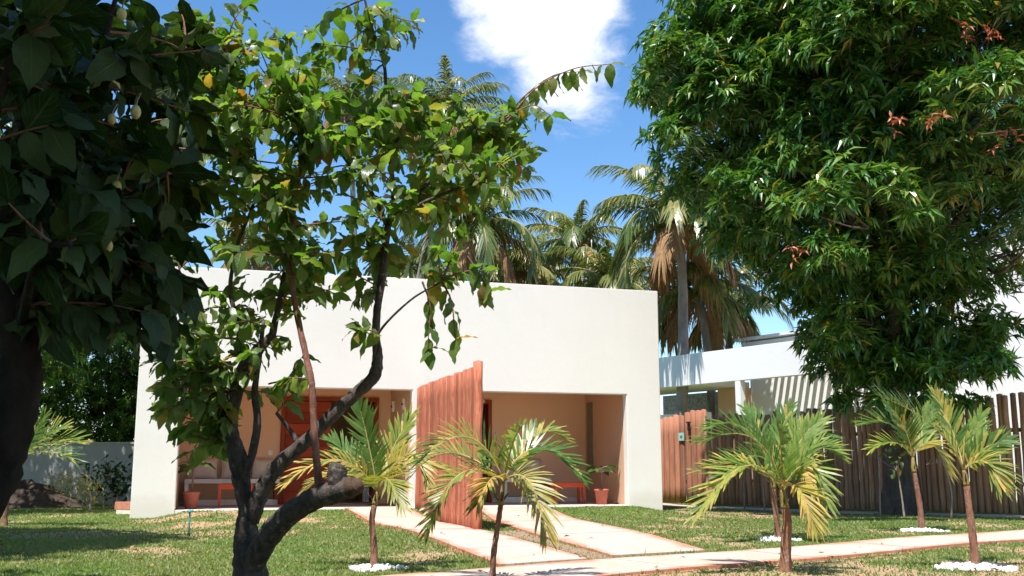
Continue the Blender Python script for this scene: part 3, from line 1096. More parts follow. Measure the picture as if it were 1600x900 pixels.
for k in range(25):
    x = 1.40 + k * 0.31
    nb('pergola_slat', M['pergola'], (x, x + 0.13, 0.252, 3.198, FB + 0.62, FB + 0.80))
# ---- garden wall at the far left
gw = empty('garden_wall', (-17.0, 29.0, 0))
tag(gw, 'plain grey rendered garden wall at the far left under the trees', 'wall')
MB().box(-14, 7.6, 0, 0.2, -0.3, 1.60).build('wall', M['greywall'], gw)
MB().box(-14, 7.6, -0.03, 0.23, 1.601, 1.66, bev=0.008).build('coping', M['greywall'], gw)


# ================================================================== VEGETATION
def rot_from_x(D, roll, g):
    """(n,3,3) rotations taking +X to the unit directions D, +Z kept as far up as possible, then rolled"""
    n = len(D)
    X = D / (np.linalg.norm(D, axis=1, keepdims=True) + 1e-9)
    up = np.tile(np.array([0, 0, 1.0]), (n, 1)) + g.normal(0, 0.02, (n, 3))
    Y = np.cross(up, X)
    Y /= np.linalg.norm(Y, axis=1, keepdims=True) + 1e-9
    Z = np.cross(X, Y)
    c, s_ = np.cos(roll)[:, None], np.sin(roll)[:, None]
    Y2 = c * Y + s_ * Z
    Z2 = -s_ * Y + c * Z
    return np.stack([X, Y2, Z2], -1)


def scatter(T, Fq, rot, pos, scale):
    """copies of template T -> V, F"""
    V = np.einsum('nij,kj->nki', rot, T) * np.asarray(scale)[:, None, None] + pos[:, None, :]
    k = len(T)
    Fb = Fq[None] + (np.arange(len(pos)) * k)[:, None, None]
    return V.reshape(-1, 3), Fb.reshape(-1, Fq.shape[1])


# ---------------------------------------------------------------- mango trees
ML = np.array([(0, 0, 0), (0.45, -0.12, 0.03), (0.5, 0, -0.03), (0.45, 0.12, 0.03), (1.0, 0, -0.26)], float)
MF = np.array([(0, 2, 1), (0, 3, 2), (1, 2, 4), (2, 3, 4)])


def rosettes(P, A, g, nleaf=(8, 13), L=0.22, droop=0.5):
    """whorls of drooping lance leaves at points P round axes A"""
    n = g.integers(nleaf[0], nleaf[1], len(P))
    idx = np.repeat(np.arange(len(P)), n)
    m = len(idx)
    ax = A[idx] / np.linalg.norm(A[idx], axis=1, keepdims=True)
    rnd = g.normal(0, 1, (m, 3))
    per = rnd - ax * np.sum(rnd * ax, 1, keepdims=True)
    per /= np.linalg.norm(per, axis=1, keepdims=True)
    spread = g.uniform(0.75, 1.5, m)[:, None]
    D = ax * np.cos(spread) + per * np.sin(spread)
    D[:, 2] -= droop * g.uniform(0.4, 1.2, m)
    pos = P[idx] + ax * g.uniform(-0.06, 0.06, m)[:, None]
    rot = rot_from_x(D, g.normal(0, 0.45, m), g)
    V, Fq = scatter(ML, MF, rot, pos, L * g.uniform(0.7, 1.25, m))
    base = g.uniform(0, 0.82, len(P))
    tint = np.clip(base[idx] + g.normal(0, 0.09, m), 0, 0.97)
    return V, Fq, np.repeat(tint, len(ML))


def crown_points(lobes, g, dens, center, low=-0.75):
    Ps, As = [], []
    for (c, r) in lobes:
        n = int(dens * r[0] * r[0])
        d = g.normal(0, 1, (n * 2, 3))
        d /= np.linalg.norm(d, axis=1, keepdims=True)
        out = c - center
        out = out / (np.linalg.norm(out) + 1e-6)
        keep = (d @ out > -0.35) & (d[:, 2] > low)
        d = d[keep][:n]
        rad = g.uniform(0.72, 1.05, (len(d), 1)) * (1 + 0.14 * np.sin(d[:, :1] * 5 + c[0]) * np.sin(d[:, 1:2] * 6 + c[1]))
        # each point is a spray: a drooping tuft of several leaf whorls
        m = 6
        q = g.normal(0, 1, (len(d), m, 3))
        q[..., 2] = np.abs(q[..., 2]) * 0.8 - 0.25
        q /= np.linalg.norm(q, axis=2, keepdims=True)
        ctr = c + d * r * rad
        Ps.append((ctr[:, None, :] + q * (0.34 * r[0] / 1.1)).reshape(-1, 3))
        As.append((q * 0.9 + (d + 0.3 * out)[:, None, :] * 0.45 + np.array([0, 0, 0.75])).reshape(-1, 3))
    return np.concatenate(Ps), np.concatenate(As)


def limb(mb, p0, p1, r0, r1, g, bend=0.35, seg=4, sides=7):
    p0, p1 = np.array(p0, float), np.array(p1, float)
    L = np.linalg.norm(p1 - p0)
    mid = (p0 + p1) / 2 + g.normal(0, 1, 3) * bend * L * 0.25 + np.array([0, 0, bend * L * 0.12])
    q = (p0 * 0.7 + mid * 0.3) * 0.5 + (p0 * 0.5 + mid * 0.5) * 0.5 + g.normal(0, 1, 3) * 0.02 * L
    pts = smooth_path([p0, q, mid, p1], seg)
    mb.tube(pts, np.linspace(r0, r1, len(pts)), sides, 0.06, True, int(g.integers(1e6)))
    return pts


def mango(base, lobes, center, dens, label, seed, trunk_r=0.36, split_z=2.4, leafL=0.22, flush=None, inner=900, name='mango_tree', group='mango trees', lean=(0, 0), low=-0.75):
    g = np.random.default_rng(seed)
    base = np.array(base, float)
    t = tag(empty(name, base), label, 'tree', group)
    center = np.array(center, float)
    P, A = crown_points([(np.array(c, float), np.array(r, float)) for c, r in lobes], g, dens, center, low)
    # sparse leaf whorls inside the crown
    if inner:
        k = g.integers(0, len(lobes), inner)
        C = np.array([l[0] for l in lobes], float)[k]
        f = g.uniform(0.25, 0.85, (inner, 1))
        Pi = center * (1 - f) + C * f + g.normal(0, 0.45, (inner, 3))
        P = np.concatenate([P, Pi])
        A = np.concatenate([A, g.normal(0, 1, (inner, 3)) + np.array([0, 0, 0.6])])
    V, Fq, tint = rosettes(P - base, A, g, L=leafL)
    f_ = link('crown', np_mesh('mango_crown', V, Fq, M['mango'], tint=tint), t)
    mb_ = MB()
    top = base + np.array([lean[0], lean[1], split_z])
    pts = smooth_path([base - np.array([0, 0, 0.3]), base + np.array([0.05, 0.02, split_z * 0.35]), base + np.array([lean[0] * 0.6, lean[1] * 0.6, split_z * 0.7]), top], 6) - base
    rr = trunk_r * (1 + 0.55 * np.exp(-np.linspace(0, 5, len(pts)))) * np.linspace(1.0, 0.85, len(pts))
    mb_.tube(pts, rr, 14, 0.06, True, seed)
    mb_.build('trunk', M['bark_mango'], t, True)
    order = sorted(lobes, key=lambda l: -np.linalg.norm(np.array(l[0]) - center))
    mbl = MB()
    leaders = []
    for k in range(6):
        a = k * 1.05 + g.uniform(-.2, .2)
        rad = 1.5 + g.uniform(-.3, .6)
        e = np.array([center[0] + rad * math.cos(a), center[1] + rad * math.sin(a), center[2] + g.uniform(-1.5, 1.2)])
        leaders.append(limb(mbl, top - base - np.array([0, 0, 0.15]), e - base, trunk_r * 0.55, trunk_r * 0.22, g, 0.4, 5, 9))
    for (c, r) in order:
        c = np.array(c, float) - base
        cand = np.concatenate([l_[3:] for l_ in leaders])
        d2 = np.linalg.norm(cand - c, axis=1) + np.maximum(0, cand[:, 2] - c[2] + 0.3)
        q = cand[int(np.argmin(d2))]
        limb(mbl, q, c, trunk_r * 0.17, 0.02, g, 0.3, 4, 5)
        for _ in range(2):
            e2 = c + g.normal(0, 1, 3) * np.array(r) * 0.5
            limb(mbl, q * 0.35 + c * 0.65, e2, 0.03, 0.008, g, 0.3, 3, 4)
    mbl.build('limbs', M['bark_mango'], t, True)
    if flush is not None:
        for fp_ in flush:
            fp_ = np.array(fp_, float)
            V, Fq, tint = rosettes(fp_[None] + g.normal(0, 0.1, (4, 3)) - base, np.tile(np.array([0, -0.6, 0.6]), (4, 1)), g, (5, 8), 0.17)
            link('young_leaves', np_mesh('young_leaves', V, Fq, M['flush'], tint=tint), t)
    return t


def profile_lobes(cx, cy, prof, g, per=1.0, size=1.15, ysc=1.0):
    """lobes round a vertical axis: prof = [(z, radius), ...]"""
    L = []
    for (z, r) in prof:
        n = max(3, int(2 * math.pi * r / 1.55 * per))
        a0 = g.uniform(0, 6)
        for k in range(n):
            a = a0 + 2 * math.pi * k / n + g.uniform(-.18, .18)
            s_ = size * g.uniform(0.75, 1.25)
            rr_ = max(0.2, r - 0.8 * s_) * g.uniform(0.9, 1.08)
            L.append(((cx + rr_ * math.cos(a), cy + ysc * rr_ * math.sin(a), z + g.uniform(-.35, .35)), (s_, s_, s_ * 0.85)))
    return L


g = np.random.default_rng(21)
MX, MY = 8.55, 23.0
prof = [(2.95, 1.2), (3.7, 1.7), (4.8, 2.6), (5.8, 3.7), (6.9, 4.2), (8.1, 4.7), (9.3, 5.0), (10.5, 5.0), (11.7, 4.5), (12.9, 3.6), (13.8, 2.0)]
lobes = profile_lobes(MX, MY, prof, g, 0.66, 1.3)
for (x_, y_, z_, r_) in ((3.75, 21.5, 9.5, 0.8), (3.9, 21.6, 7.9, 0.85), (4.3, 21.0, 8.8, 0.9), (5.0, 20.6, 6.3, 0.9), (6.2, 20.2, 5.0, 0.8), (4.2, 21.4, 10.9, 0.8), (7.2, 21.0, 4.0, 0.7), (5.8, 21.2, 5.7, 0.75), (9.7, 21.6, 2.95, 0.75), (7.6, 21.6, 2.25, 0.75), (8.5, 21.2, 2.05, 0.8), (9.4, 21.5, 2.25, 0.75), (7.3, 22.0, 3.0, 0.8), (9.7, 22.0, 3.0, 0.75), (8.0, 20.9, 2.9, 0.8), (9.2, 20.9, 2.9, 0.8), (9.9, 22.0, 3.6, 0.7), (8.5, 21.4, 2.7, 0.65), (7.5, 21.8, 2.75, 0.6), (9.2, 21.0, 3.7, 0.8), (6.3, 18.2, 5.6, 0.95), (8.6, 17.6, 7.3, 1.0), (10.6, 18.0, 6.3, 0.95), (7.2, 17.8, 9.3, 1.0), (9.6, 20.9, 3.5, 0.7), (7.0, 21.0, 3.2, 0.7)):
    lobes.append(((x_, y_, z_), (r_, r_, r_ * 0.8)))
fl_ = [at(1402, 196, 16.9), at(1575, 212, 17.0), at(1502, 52, 17.2), at(1550, 46, 17.2), at(1453, 195, 16.9), at(1240, 392, 18.0)]
mango((MX, MY, 0), lobes, (MX, MY, 8.2), 17, 'big mango tree with dense dark crown in front of the pole fence', 31, 0.36, 2.6, 0.325, [tuple(f) for f in fl_], 3000, low=-0.15)

# the tree over the photographer: its shade lies on the near lawn and the left of the picture
g = np.random.default_rng(4)
lob = profile_lobes(-4.9, -3.0, [(5.6, 4.6), (6.6, 5.8), (7.6, 5.8), (8.6, 4.6), (9.4, 2.6)], g, 0.8, 1.5)
mango((-4.6, -3.2, 0), lob, (-4.9, -3.0, 7.0), 7, 'broad mango tree standing behind the camera, shading the near lawn', 41, 0.4, 3.0, 0.30, None, 700)
# left of the picture: the crown whose shade lies on the lawn, seen only behind the near leaves
g = np.random.default_rng(5)
lob = profile_lobes(-10.6, 10.9, [(5.4, 3.0), (6.3, 3.9), (7.2, 3.9), (8.2, 3.0), (9.0, 1.6)], g, 0.8, 1.4)
mango((-11.4, 10.6, 0), lob, (-10.6, 10.9, 6.6), 13, 'mango tree at the left edge casting the long shadow on the lawn', 42, 0.32, 2.8, 0.30, None, 2600)
g = np.random.default_rng(6)
lob = profile_lobes(-15.5, 25.6, [(4.0, 4.6), (5.0, 6.0), (6.2, 6.2), (7.4, 5.0), (8.4, 2.8)], g, 0.8, 1.5)
mango((-16.8, 25.4, 0), lob, (-15.5, 25.6, 5.6), 6, 'mango tree overhanging the grey garden wall at far left', 43, 0.34, 2.4, 0.26, None, 500)
# unseen mango copies, added to keep sky light off the near noni
src = bpy.data.objects['mango_tree.001']
for (x, y, rz, lb) in ((-9.6, 2.6, 1.9, 'unseen mango tree added left of the camera to block sky light'), (-1.5, -13.0, 3.6, 'unseen mango tree added farther behind the camera to block sky light'), (8.5, -7.5, 5.0, 'unseen mango tree added behind the camera on the right to block sky light')):
    c_ = src.copy()
    col.objects.link(c_)
    c_.location = (x, y, -1.2 if x < -9 else 0)
    c_.rotation_euler = (0, 0, rz)
    c_['label'] = lb
    for ch in src.children:
        d_ = ch.copy()
        col.objects.link(d_)
        d_.parent = c_
# trees behind the garden wall
for k, (x, y, r, z, sd_, lb) in enumerate(((-16.2, 32.5, 2.6, 3.6, 51, 'leafy tree behind the garden wall, next to the dark trunk'), (-12.0, 32.2, 2.5, 3.3, 52, 'leafy tree behind the garden wall, next to the villa corner'))):
    g = np.random.default_rng(sd_)
    lob = profile_lobes(x, y, [(z - 1.7, r * 0.8), (z - 0.6, r), (z + 0.6, r), (z + 1.8, r * 0.8), (z + 2.8, r * 0.45)], g, 0.9, 1.0)
    mango((x, y, 0), lob, (x, y, z), 11, lb, sd_, 0.2, 1.6, 0.22, None, 1400, 'leafy_tree', 'trees behind the garden wall')


# ---------------------------------------------------------------- palms
def frond_meshes(pts, leaflet, width, g, v_lift=0.25, sag=0.5, n=26, start=0.14, phi0=1.15, phi1=0.35, r0=0.012, gap=0.04, ragged=0.2, face=0.0):
    """rachis tube and leaflets for one frond; pts is the midrib polyline"""
    P, T, N, B = frames(pts)
    d = np.concatenate([[0], np.cumsum(np.linalg.norm(np.diff(P, axis=0), axis=1))])
    d /= d[-1]
    rv, rf = tube_geo(P, np.linspace(r0, r0 * 0.25, len(P)), 5)
    V, Fq, tint = [], [], []
    base_t = g.uniform(0.1, 0.75)
    for i in range(n):
        s_ = start + (1 - start) * (i + g.uniform(-.3, .3)) / (n - 1)
        s_ = min(max(s_, start), 0.995)
        p = np.array([np.interp(s_, d, P[:, k]) for k in range(3)])
        t = np.array([np.interp(s_, d, T[:, k]) for k in range(3)])
        t /= np.linalg.norm(t)
        side = np.cross(t, np.array([0, -face, 1.0]))
        if np.linalg.norm(side) < 0.2:
            side = np.cross(t, np.array([0, 1.0, 0]))
        side /= np.linalg.norm(side)
        upv = np.cross(side, t)
        phi = phi0 + (phi1 - phi0) * s_
        ln = leaflet * (0.55 + 0.45 * math.sin(math.pi * min(1, (s_ * 0.85 + 0.12)))) * g.uniform(1 - ragged, 1 + ragged)
        for sg_ in (-1, 1):
            if g.uniform() < 0.06:
                continue
            ph = phi + g.normal(0, 0.09)
            dr = math.cos(ph) * t + math.sin(ph) * sg_ * side + (v_lift + g.normal(0, 0.07)) * upv
            dr /= np.linalg.norm(dr)
            wv = np.cross(dr, upv)
            wv /= np.linalg.norm(wv) + 1e-9
            b0 = len(V)
            ts = np.clip(base_t + g.normal(0, 0.13), 0, 0.99)
            prev = p
            for k, (u_, wd) in enumerate(((0.0, 0.35), (0.3, 1.0), (0.68, 0.8), (1.0, 0.05))):
                q = p + dr * ln * u_ + np.array([0, 0, -1.0]) * sag * ln * u_ * u_ * (1 + g.normal(0, 0.12))
                V += [q - wv * width * wd * 0.5 + upv * 0.12 * width * wd, q + wv * width * wd * 0.5 - upv * 0.0]
                tint += [min(0.99, ts + 0.22 * u_ ** 3)] * 2
            for k in range(3):
                a = b0 + 2 * k
                Fq.append([a, a + 1, a + 3, a + 2])
    return (rv, rf), np.array(V), np.array(Fq), np.array(tint)


def bez(a, b, c, n=14):
    a, b, c = np.array(a, float), np.array(b, float), np.array(c, float)
    # b is a point the midrib passes near its middle
    m = 2 * b - 0.5 * (a + c)
    m = b * 0.6 + m * 0.4
    return np.array([(1 - t) ** 2 * a + 2 * t * (1 - t) * m + t * t * c for t in np.linspace(0, 1, n)])


def add_frond(t, base, pts, leaflet, width, g, mat, rmat, **k):
    (rv, rf), V, Fq, tint = frond_meshes(np.array(pts) - np.array(base), leaflet, width, g, **k)
    fr_ = MB().add(rv, rf).build('frond', rmat, t, True)
    b = link('leaflets', np_mesh('leaflets', V, Fq, mat, tint=tint), fr_)
    b['kind'] = 'stuff'
    return fr_


def young_palm(bx, by, Y, trunk, fronds, label, seed, tr=(0.042, 0.026), leaflet=0.30, width=0.03, n=24, mats=('young',)):
    """trunk: list of pixels from base to crown; fronds: (mid px, tip px, mid dY, tip dY, yellow)"""
    g = np.random.default_rng(seed)
    base = Vector((at(bx, by, Y).x, Y, float(ground_z(at(bx, by, Y).x, Y))))
    t = tag(empty('young_palm', base), label, 'palm', 'young palms planted in the lawn')
    tp = [np.array(base) - np.array([0, 0, 0.05])] + [np.array(at(x, y, Y)) for x, y in trunk]
    pts = smooth_path(tp, 7)
    m = len(pts)
    rad = np.linspace(tr[0], tr[1], m) * (1 + 0.45 * np.exp(-np.linspace(0, 14, m)))
    rad = rad * (1 + 0.05 * np.sign(np.sin(np.arange(m) * 2.4)))
    k = int(m * 0.72)
    loc = pts - np.array(base)
    MB().tube(loc[:k + 1], rad[:k + 1], 12, 0.04, True, seed).build('trunk', M['palmtrunk'], t, True)
    rc = np.linspace(tr[1] * 1.25, tr[1] * 0.75, m - k)
    cs = MB().tube(loc[k:], rc, 10, 0.05, True, seed + 1)
    cs.build('crown_shaft', M['crownshaft'], t, True)
    top = pts[-1]
    # dry leaf bases clasping the shaft
    for q in range(3):
        a = q * 2.1 + g.uniform(0, 1)
        p0 = pts[k + 1]
        MB().tube([p0 - np.array(base), p0 - np.array(base) + np.array([0.04 * math.cos(a), 0.04 * math.sin(a), 0.04]), p0 - np.array(base) + np.array([0.09 * math.cos(a), 0.09 * math.sin(a), 0.10])], [0.014, 0.01, 0.003], 5).build('leaf_base', M['cut'], t)
    for (mx, my), (tx, ty), dm, dt, ye in fronds:
        P = bez(top, at(mx, my, Y + dm), at(tx, ty, Y + dt))
        add_frond(t, base, P, leaflet * g.uniform(0.9, 1.12), width, g, M['young_yellow' if ye else 'young'], M['rachis'], n=n, v_lift=0.3, sag=0.06 if not ye else 0.2, phi0=1.0, phi1=0.3, r0=0.011, face=1.6 if abs(tx - mx) < 40 and ty < my else g.uniform(0.35, 0.9))
    # unopened spear leaf
    MB().tube([top - np.array(base), top - np.array(base) + np.array([0.01, 0, 0.16]), top - np.array(base) + np.array([0.03, 0.0, 0.34])], [0.011, 0.008, 0.002], 5).build('spear_leaf', M['rachis'], t, True)
    return t


young_palm(585, 890, 10.35, [(584, 850), (581, 815), (586, 785), (590, 768)],
           [((578, 700), (560, 628), 0.0, 0.05, 0), ((530, 700), (452, 752), -0.25, -0.35, 1), ((535, 725), (480, 765), 0.25, 0.45, 1), ((640, 690), (668, 752), -0.1, -0.2, 1),
            ((630, 715), (690, 735), 0.15, 0.3, 1), ((612, 700), (640, 655), 0.25, 0.4, 0), ((560, 720), (520, 690), 0.3, 0.55, 0), ((600, 735), (625, 780), -0.35, -0.5, 1)],
           'young palm with an upright frond and white pebbles at its base, left lawn', 61, (0.036, 0.024), 0.27, 0.027, 28)
young_palm(770, 918, 9.05, [(771, 870), (778, 820), (783, 785), (787, 752)],
           [((735, 660), (652, 722), -0.1, -0.2, 0), ((715, 720), (668, 828), -0.25, -0.35, 0), ((700, 690), (640, 748), 0.2, 0.35, 0), ((835, 680), (905, 745), 0.1, 0.2, 0),
            ((835, 665), (880, 685), 0.3, 0.5, 0), ((828, 735), (852, 826), -0.2, -0.3, 1), ((800, 690), (815, 668), -0.35, -0.75, 0),
            ((768, 740), (748, 785), -0.3, -0.4, 1)],
           'dark stemmed young palm in front of the log screen, nearest the path junction', 62, (0.026, 0.021), 0.25, 0.024, 30)
young_palm(1227, 893, 10.2, [(1228, 850), (1230, 815), (1226, 790), (1222, 765)],
           [((1185, 668), (1098, 690), -0.1, -0.2, 0), ((1165, 705), (1092, 800), -0.25, -0.4, 0), ((1175, 715), (1095, 735), 0.2, 0.4, 0), ((1262, 690), (1308, 712), -0.05, -0.1, 0),
            ((1268, 705), (1290, 785), -0.2, -0.3, 0), ((1222, 700), (1215, 668), -0.4, -0.8, 0), ((1248, 752), (1268, 812), -0.3, -0.4, 1), ((1245, 690), (1278, 660), 0.3, 0.5, 0)],
           'young palm with a thick red brown stem beside the crossing path', 63, (0.056, 0.034), 0.29, 0.030, 28)
young_palm(1215, 846, 14.2, [(1214, 815), (1210, 785), (1208, 760), (1207, 735)],
           [((1165, 655), (1110, 668), 0, 0, 0), ((1250, 660), (1295, 690), 0, 0, 0), ((1222, 670), (1232, 640), 0.3, 0.5, 0), ((1180, 700), (1125, 750), -0.3, -0.5, 0), ((1240, 700), (1270, 760), -0.3, -0.5, 1), ((1190, 670), (1165, 640), 0.4, 0.7, 0)],
           'young palm in a pebble ring directly behind the red stemmed palm', 64, (0.042, 0.03), 0.37, 0.038, 26)
young_palm(1440, 830, 16.35, [(1438, 795), (1432, 760), (1428, 735), (1426, 715)],
           [((1400, 655), (1348, 662), 0, 0, 0), ((1415, 665), (1385, 628), -0.1, -0.1, 0), ((1452, 680), (1478, 730), 0, 0, 1), ((1400, 685), (1366, 700), -0.2, -0.3, 0), ((1440, 665), (1456, 640), 0.3, 0.5, 0)],
           'young palm on the far lawn, nearest the mango trunk', 65, (0.046, 0.034), 0.38, 0.040, 26)
young_palm(1525, 887, 10.55, [(1519, 830), (1513, 785), (1510, 755), (1506, 735)],
           [((1468, 662), (1372, 618), -0.1, -0.2, 0), ((1492, 678), (1462, 618), 0.15, 0.3, 0), ((1540, 695), (1572, 690), 0, 0, 0), ((1538, 712), (1558, 752), -0.2, -0.3, 1), ((1518, 690), (1532, 650), 0.3, 0.5, 0)],
           'young palm with one long arching frond in the dry strip at right', 66, (0.04, 0.026), 0.28, 0.028, 30)
young_palm(8, 812, 18.8, [(8, 800), (12, 765), (20, 735), (30, 715)],
           [((55, 672), (68, 652), 0, 0, 0), ((72, 675), (98, 668), 0, 0, 0), ((82, 688), (124, 692), 0, 0, 0), ((78, 700), (114, 720), -0.3, -0.4, 0), ((30, 665), (30, 640), 0.3, 0.4, 0), ((0, 680), (-30, 690), 0.1, 0.2, 0)],
           'young palm peeping out behind the dark trunk at far left', 67, (0.05, 0.04), 0.50, 0.034, 22)


def rings(px, py, Y, rx, label, seed, n=150):
    """heap of white pebbles round a stem"""
    g = np.random.default_rng(seed)
    c = at(px, py, Y)
    bmx = bmesh.new()
    bmesh.ops.create_icosphere(bmx, subdivisions=1, radius=1)
    T = np.array([v.co[:] for v in bmx.verts])
    bmx.verts.index_update()
    Fq = np.array([[v.index for v in f.verts] for f in bmx.faces])
    bmx.free()
    a = g.uniform(0, 2 * math.pi, n)
    r = rx * np.sqrt(g.uniform(0.02, 1, n)) * (1 + 0.18 * np.sin(a * 3 + seed))
    sz = g.uniform(0.016, 0.036, n)
    x, y = c.x + r * np.cos(a), Y + r * np.sin(a)
    z = ground_z(x, y) + sz * 0.5 + 0.03 * (1 - r / rx)
    S = sz[:, None] * g.uniform(0.7, 1.3, (n, 3)) * np.array([1, 1, 0.7])
    V = T[None] * S[:, None, :] * (1 + g.normal(0, 0.08, (n, len(T), 1))) + np.stack([x, y, z], -1)[:, None, :]
    Fb = Fq[None] + (np.arange(n) * len(T))[:, None, None]
    o = link('pebbles', np_mesh('pebbles', V.reshape(-1, 3), Fb.reshape(-1, 3), M['pebble']))
    return tag(o, label, 'pebbles', 'white pebble rings round the young palms', 'stuff')


rings(585, 890, 10.35, 0.27, 'white pebbles round the young palm on the left lawn', 1)
rings(1215, 846, 14.2, 0.26, 'white pebbles behind the red stemmed palm', 2, 120)
rings(1440, 830, 16.35, 0.33, 'white pebbles round the palm on the far lawn', 3, 150)
rings(1525, 887, 10.55, 0.35, 'white pebbles round the palm with the long arching frond', 4, 210)

# ---- tall coconut palms behind the villa
def coconut(px, py, Y, trunk_px, label, seed, L=3.8, n=20, dead=6, tr=0.16, base_px=None):
    g = np.random.default_rng(seed)
    c = np.array(at(px, py, Y))
    bx = at(base_px if base_px is not None else px, py, Y).x
    base = np.array([bx, Y, 0.0])
    t = tag(empty('coconut_palm', base), label, 'palm', 'tall coconut palms behind the villa')
    pts = smooth_path([base - np.array([0, 0, 0.2]), base * 0.65 + c * 0.35 + np.array([0.25, 0, 0]), base * 0.3 + c * 0.7 + np.array([0.2, 0, 0]), c], 8)
    MB().tube(pts - base, np.linspace(tr * 1.25, tr * 0.75, len(pts)), 10, 0.05, True, seed).build('trunk', M['bark_coco'], t, True)
    for k in range(n + dead):
        isd = k >= n
        a = k * 2.39996 + g.uniform(-.2, .2)
        if isd:
            el = g.uniform(-0.75, -0.1)
            dr = g.uniform(0.6, 1.0)
            LL = L * g.uniform(0.65, 0.9)
        else:
            f = k / max(1, n - 1)
            el = 1.25 - 1.35 * f + g.uniform(-.12, .12)
            dr = 0.9 + 0.7 * f + g.uniform(-.15, .25)
            LL = L * g.uniform(0.85, 1.1) * (0.8 if f < 0.15 else 1)
        P = [np.zeros(3)]
        ang = el
        for s_ in range(12):
            P.append(P[-1] + LL / 12 * np.array([math.cos(a) * math.cos(ang), math.sin(a) * math.cos(ang), math.sin(ang)]))
            ang = max(-1.5, ang - dr / 12 * (0.5 + s_ / 9))
        P = np.array(P) + (c - base)
        mt = M['cocodead'] if isd else M['coco']
        add_frond(t, np.zeros(3), P, 0.85 * L / 3.8, 0.085, g, mt, M['rachis_dead' if isd else 'rachis'], n=46, v_lift=0.08, sag=0.8 if not isd else 1.1, start=0.12, r0=0.045, ragged=0.2)
    # coconuts and old sheath
    for k in range(6):
        a = k * 1.05
        MB().lathe([(0.001, -0.13), (0.08, -0.1), (0.12, 0.0), (0.09, 0.09), (0.001, 0.13)], 8, c=tuple(c - base + np.array([0.28 * math.cos(a), 0.28 * math.sin(a), -0.28]))).build('coconut', M['crownshaft'], t, True)
    return t


coconut(1062, 345, 38, None, 'coconut palm with a skirt of brown fronds beside the villa corner', 71, 3.9, 26, 4, 0.2, 1040)
coconut(902, 375, 52, None, 'coconut palm rising alone over the middle of the parapet', 72, 3.4, 22, 2, 0.17, 905)
coconut(738, 352, 43, None, 'coconut palm behind the right wing of the noni tree, nearest the parapet', 73, 3.7, 26, 4, 0.18, 720)
coconut(700, 175, 50, None, 'tall coconut palm showing over the noni crown under the cloud', 74, 3.9, 20, 6, 0.18, 597)
coconut(545, 160, 60, None, 'tallest coconut palm, half hidden behind the noni tree', 75, 3.5, 20, 3, 0.18, 568)
coconut(1135, 478, 44, None, 'low coconut palm with orange fronds between villa and mango tree', 76, 3.2, 18, 6, 0.17, 1120)
coconut(842, 432, 58, None, 'low coconut palm just peeping over the parapet', 77, 3.4, 18, 6, 0.17, 842)
coconut(640, 420, 55, None, 'coconut palm low behind the parapet near the noni branch', 78, 3.3, 18, 4, 0.17, 640)
coconut(985, 470, 60, None, 'small coconut palm top showing at the parapet near its right end', 79, 3.0, 16, 3, 0.15, 985)
coconut(1092, 455, 41, None, 'shaggy coconut palm filling the gap right of the villa corner', 81, 3.3, 24, 4, 0.18, 1100)
coconut(792, 420, 49, None, 'coconut palm with its crown massed behind the parapet centre', 83, 3.5, 22, 5, 0.17, 800)
coconut(950, 440, 47, None, 'coconut palm massed behind the parapet, left of the skirted palm', 84, 3.3, 22, 5, 0.17, 950)
coconut(400, 392, 56, None, 'coconut palm behind the left half of the parapet', 80, 3.4, 18, 4, 0.16, 400)


# ---------------------------------------------------------------- noni trees
LEAFV = []
for k in range(6):
    LEAFV.append(leaf_geo(1.0, 0.50 + 0.05 * (k % 3), 0.18 - 0.10 * (k % 2), 0.15 + 0.16 * k, 0.09, 100 + k))


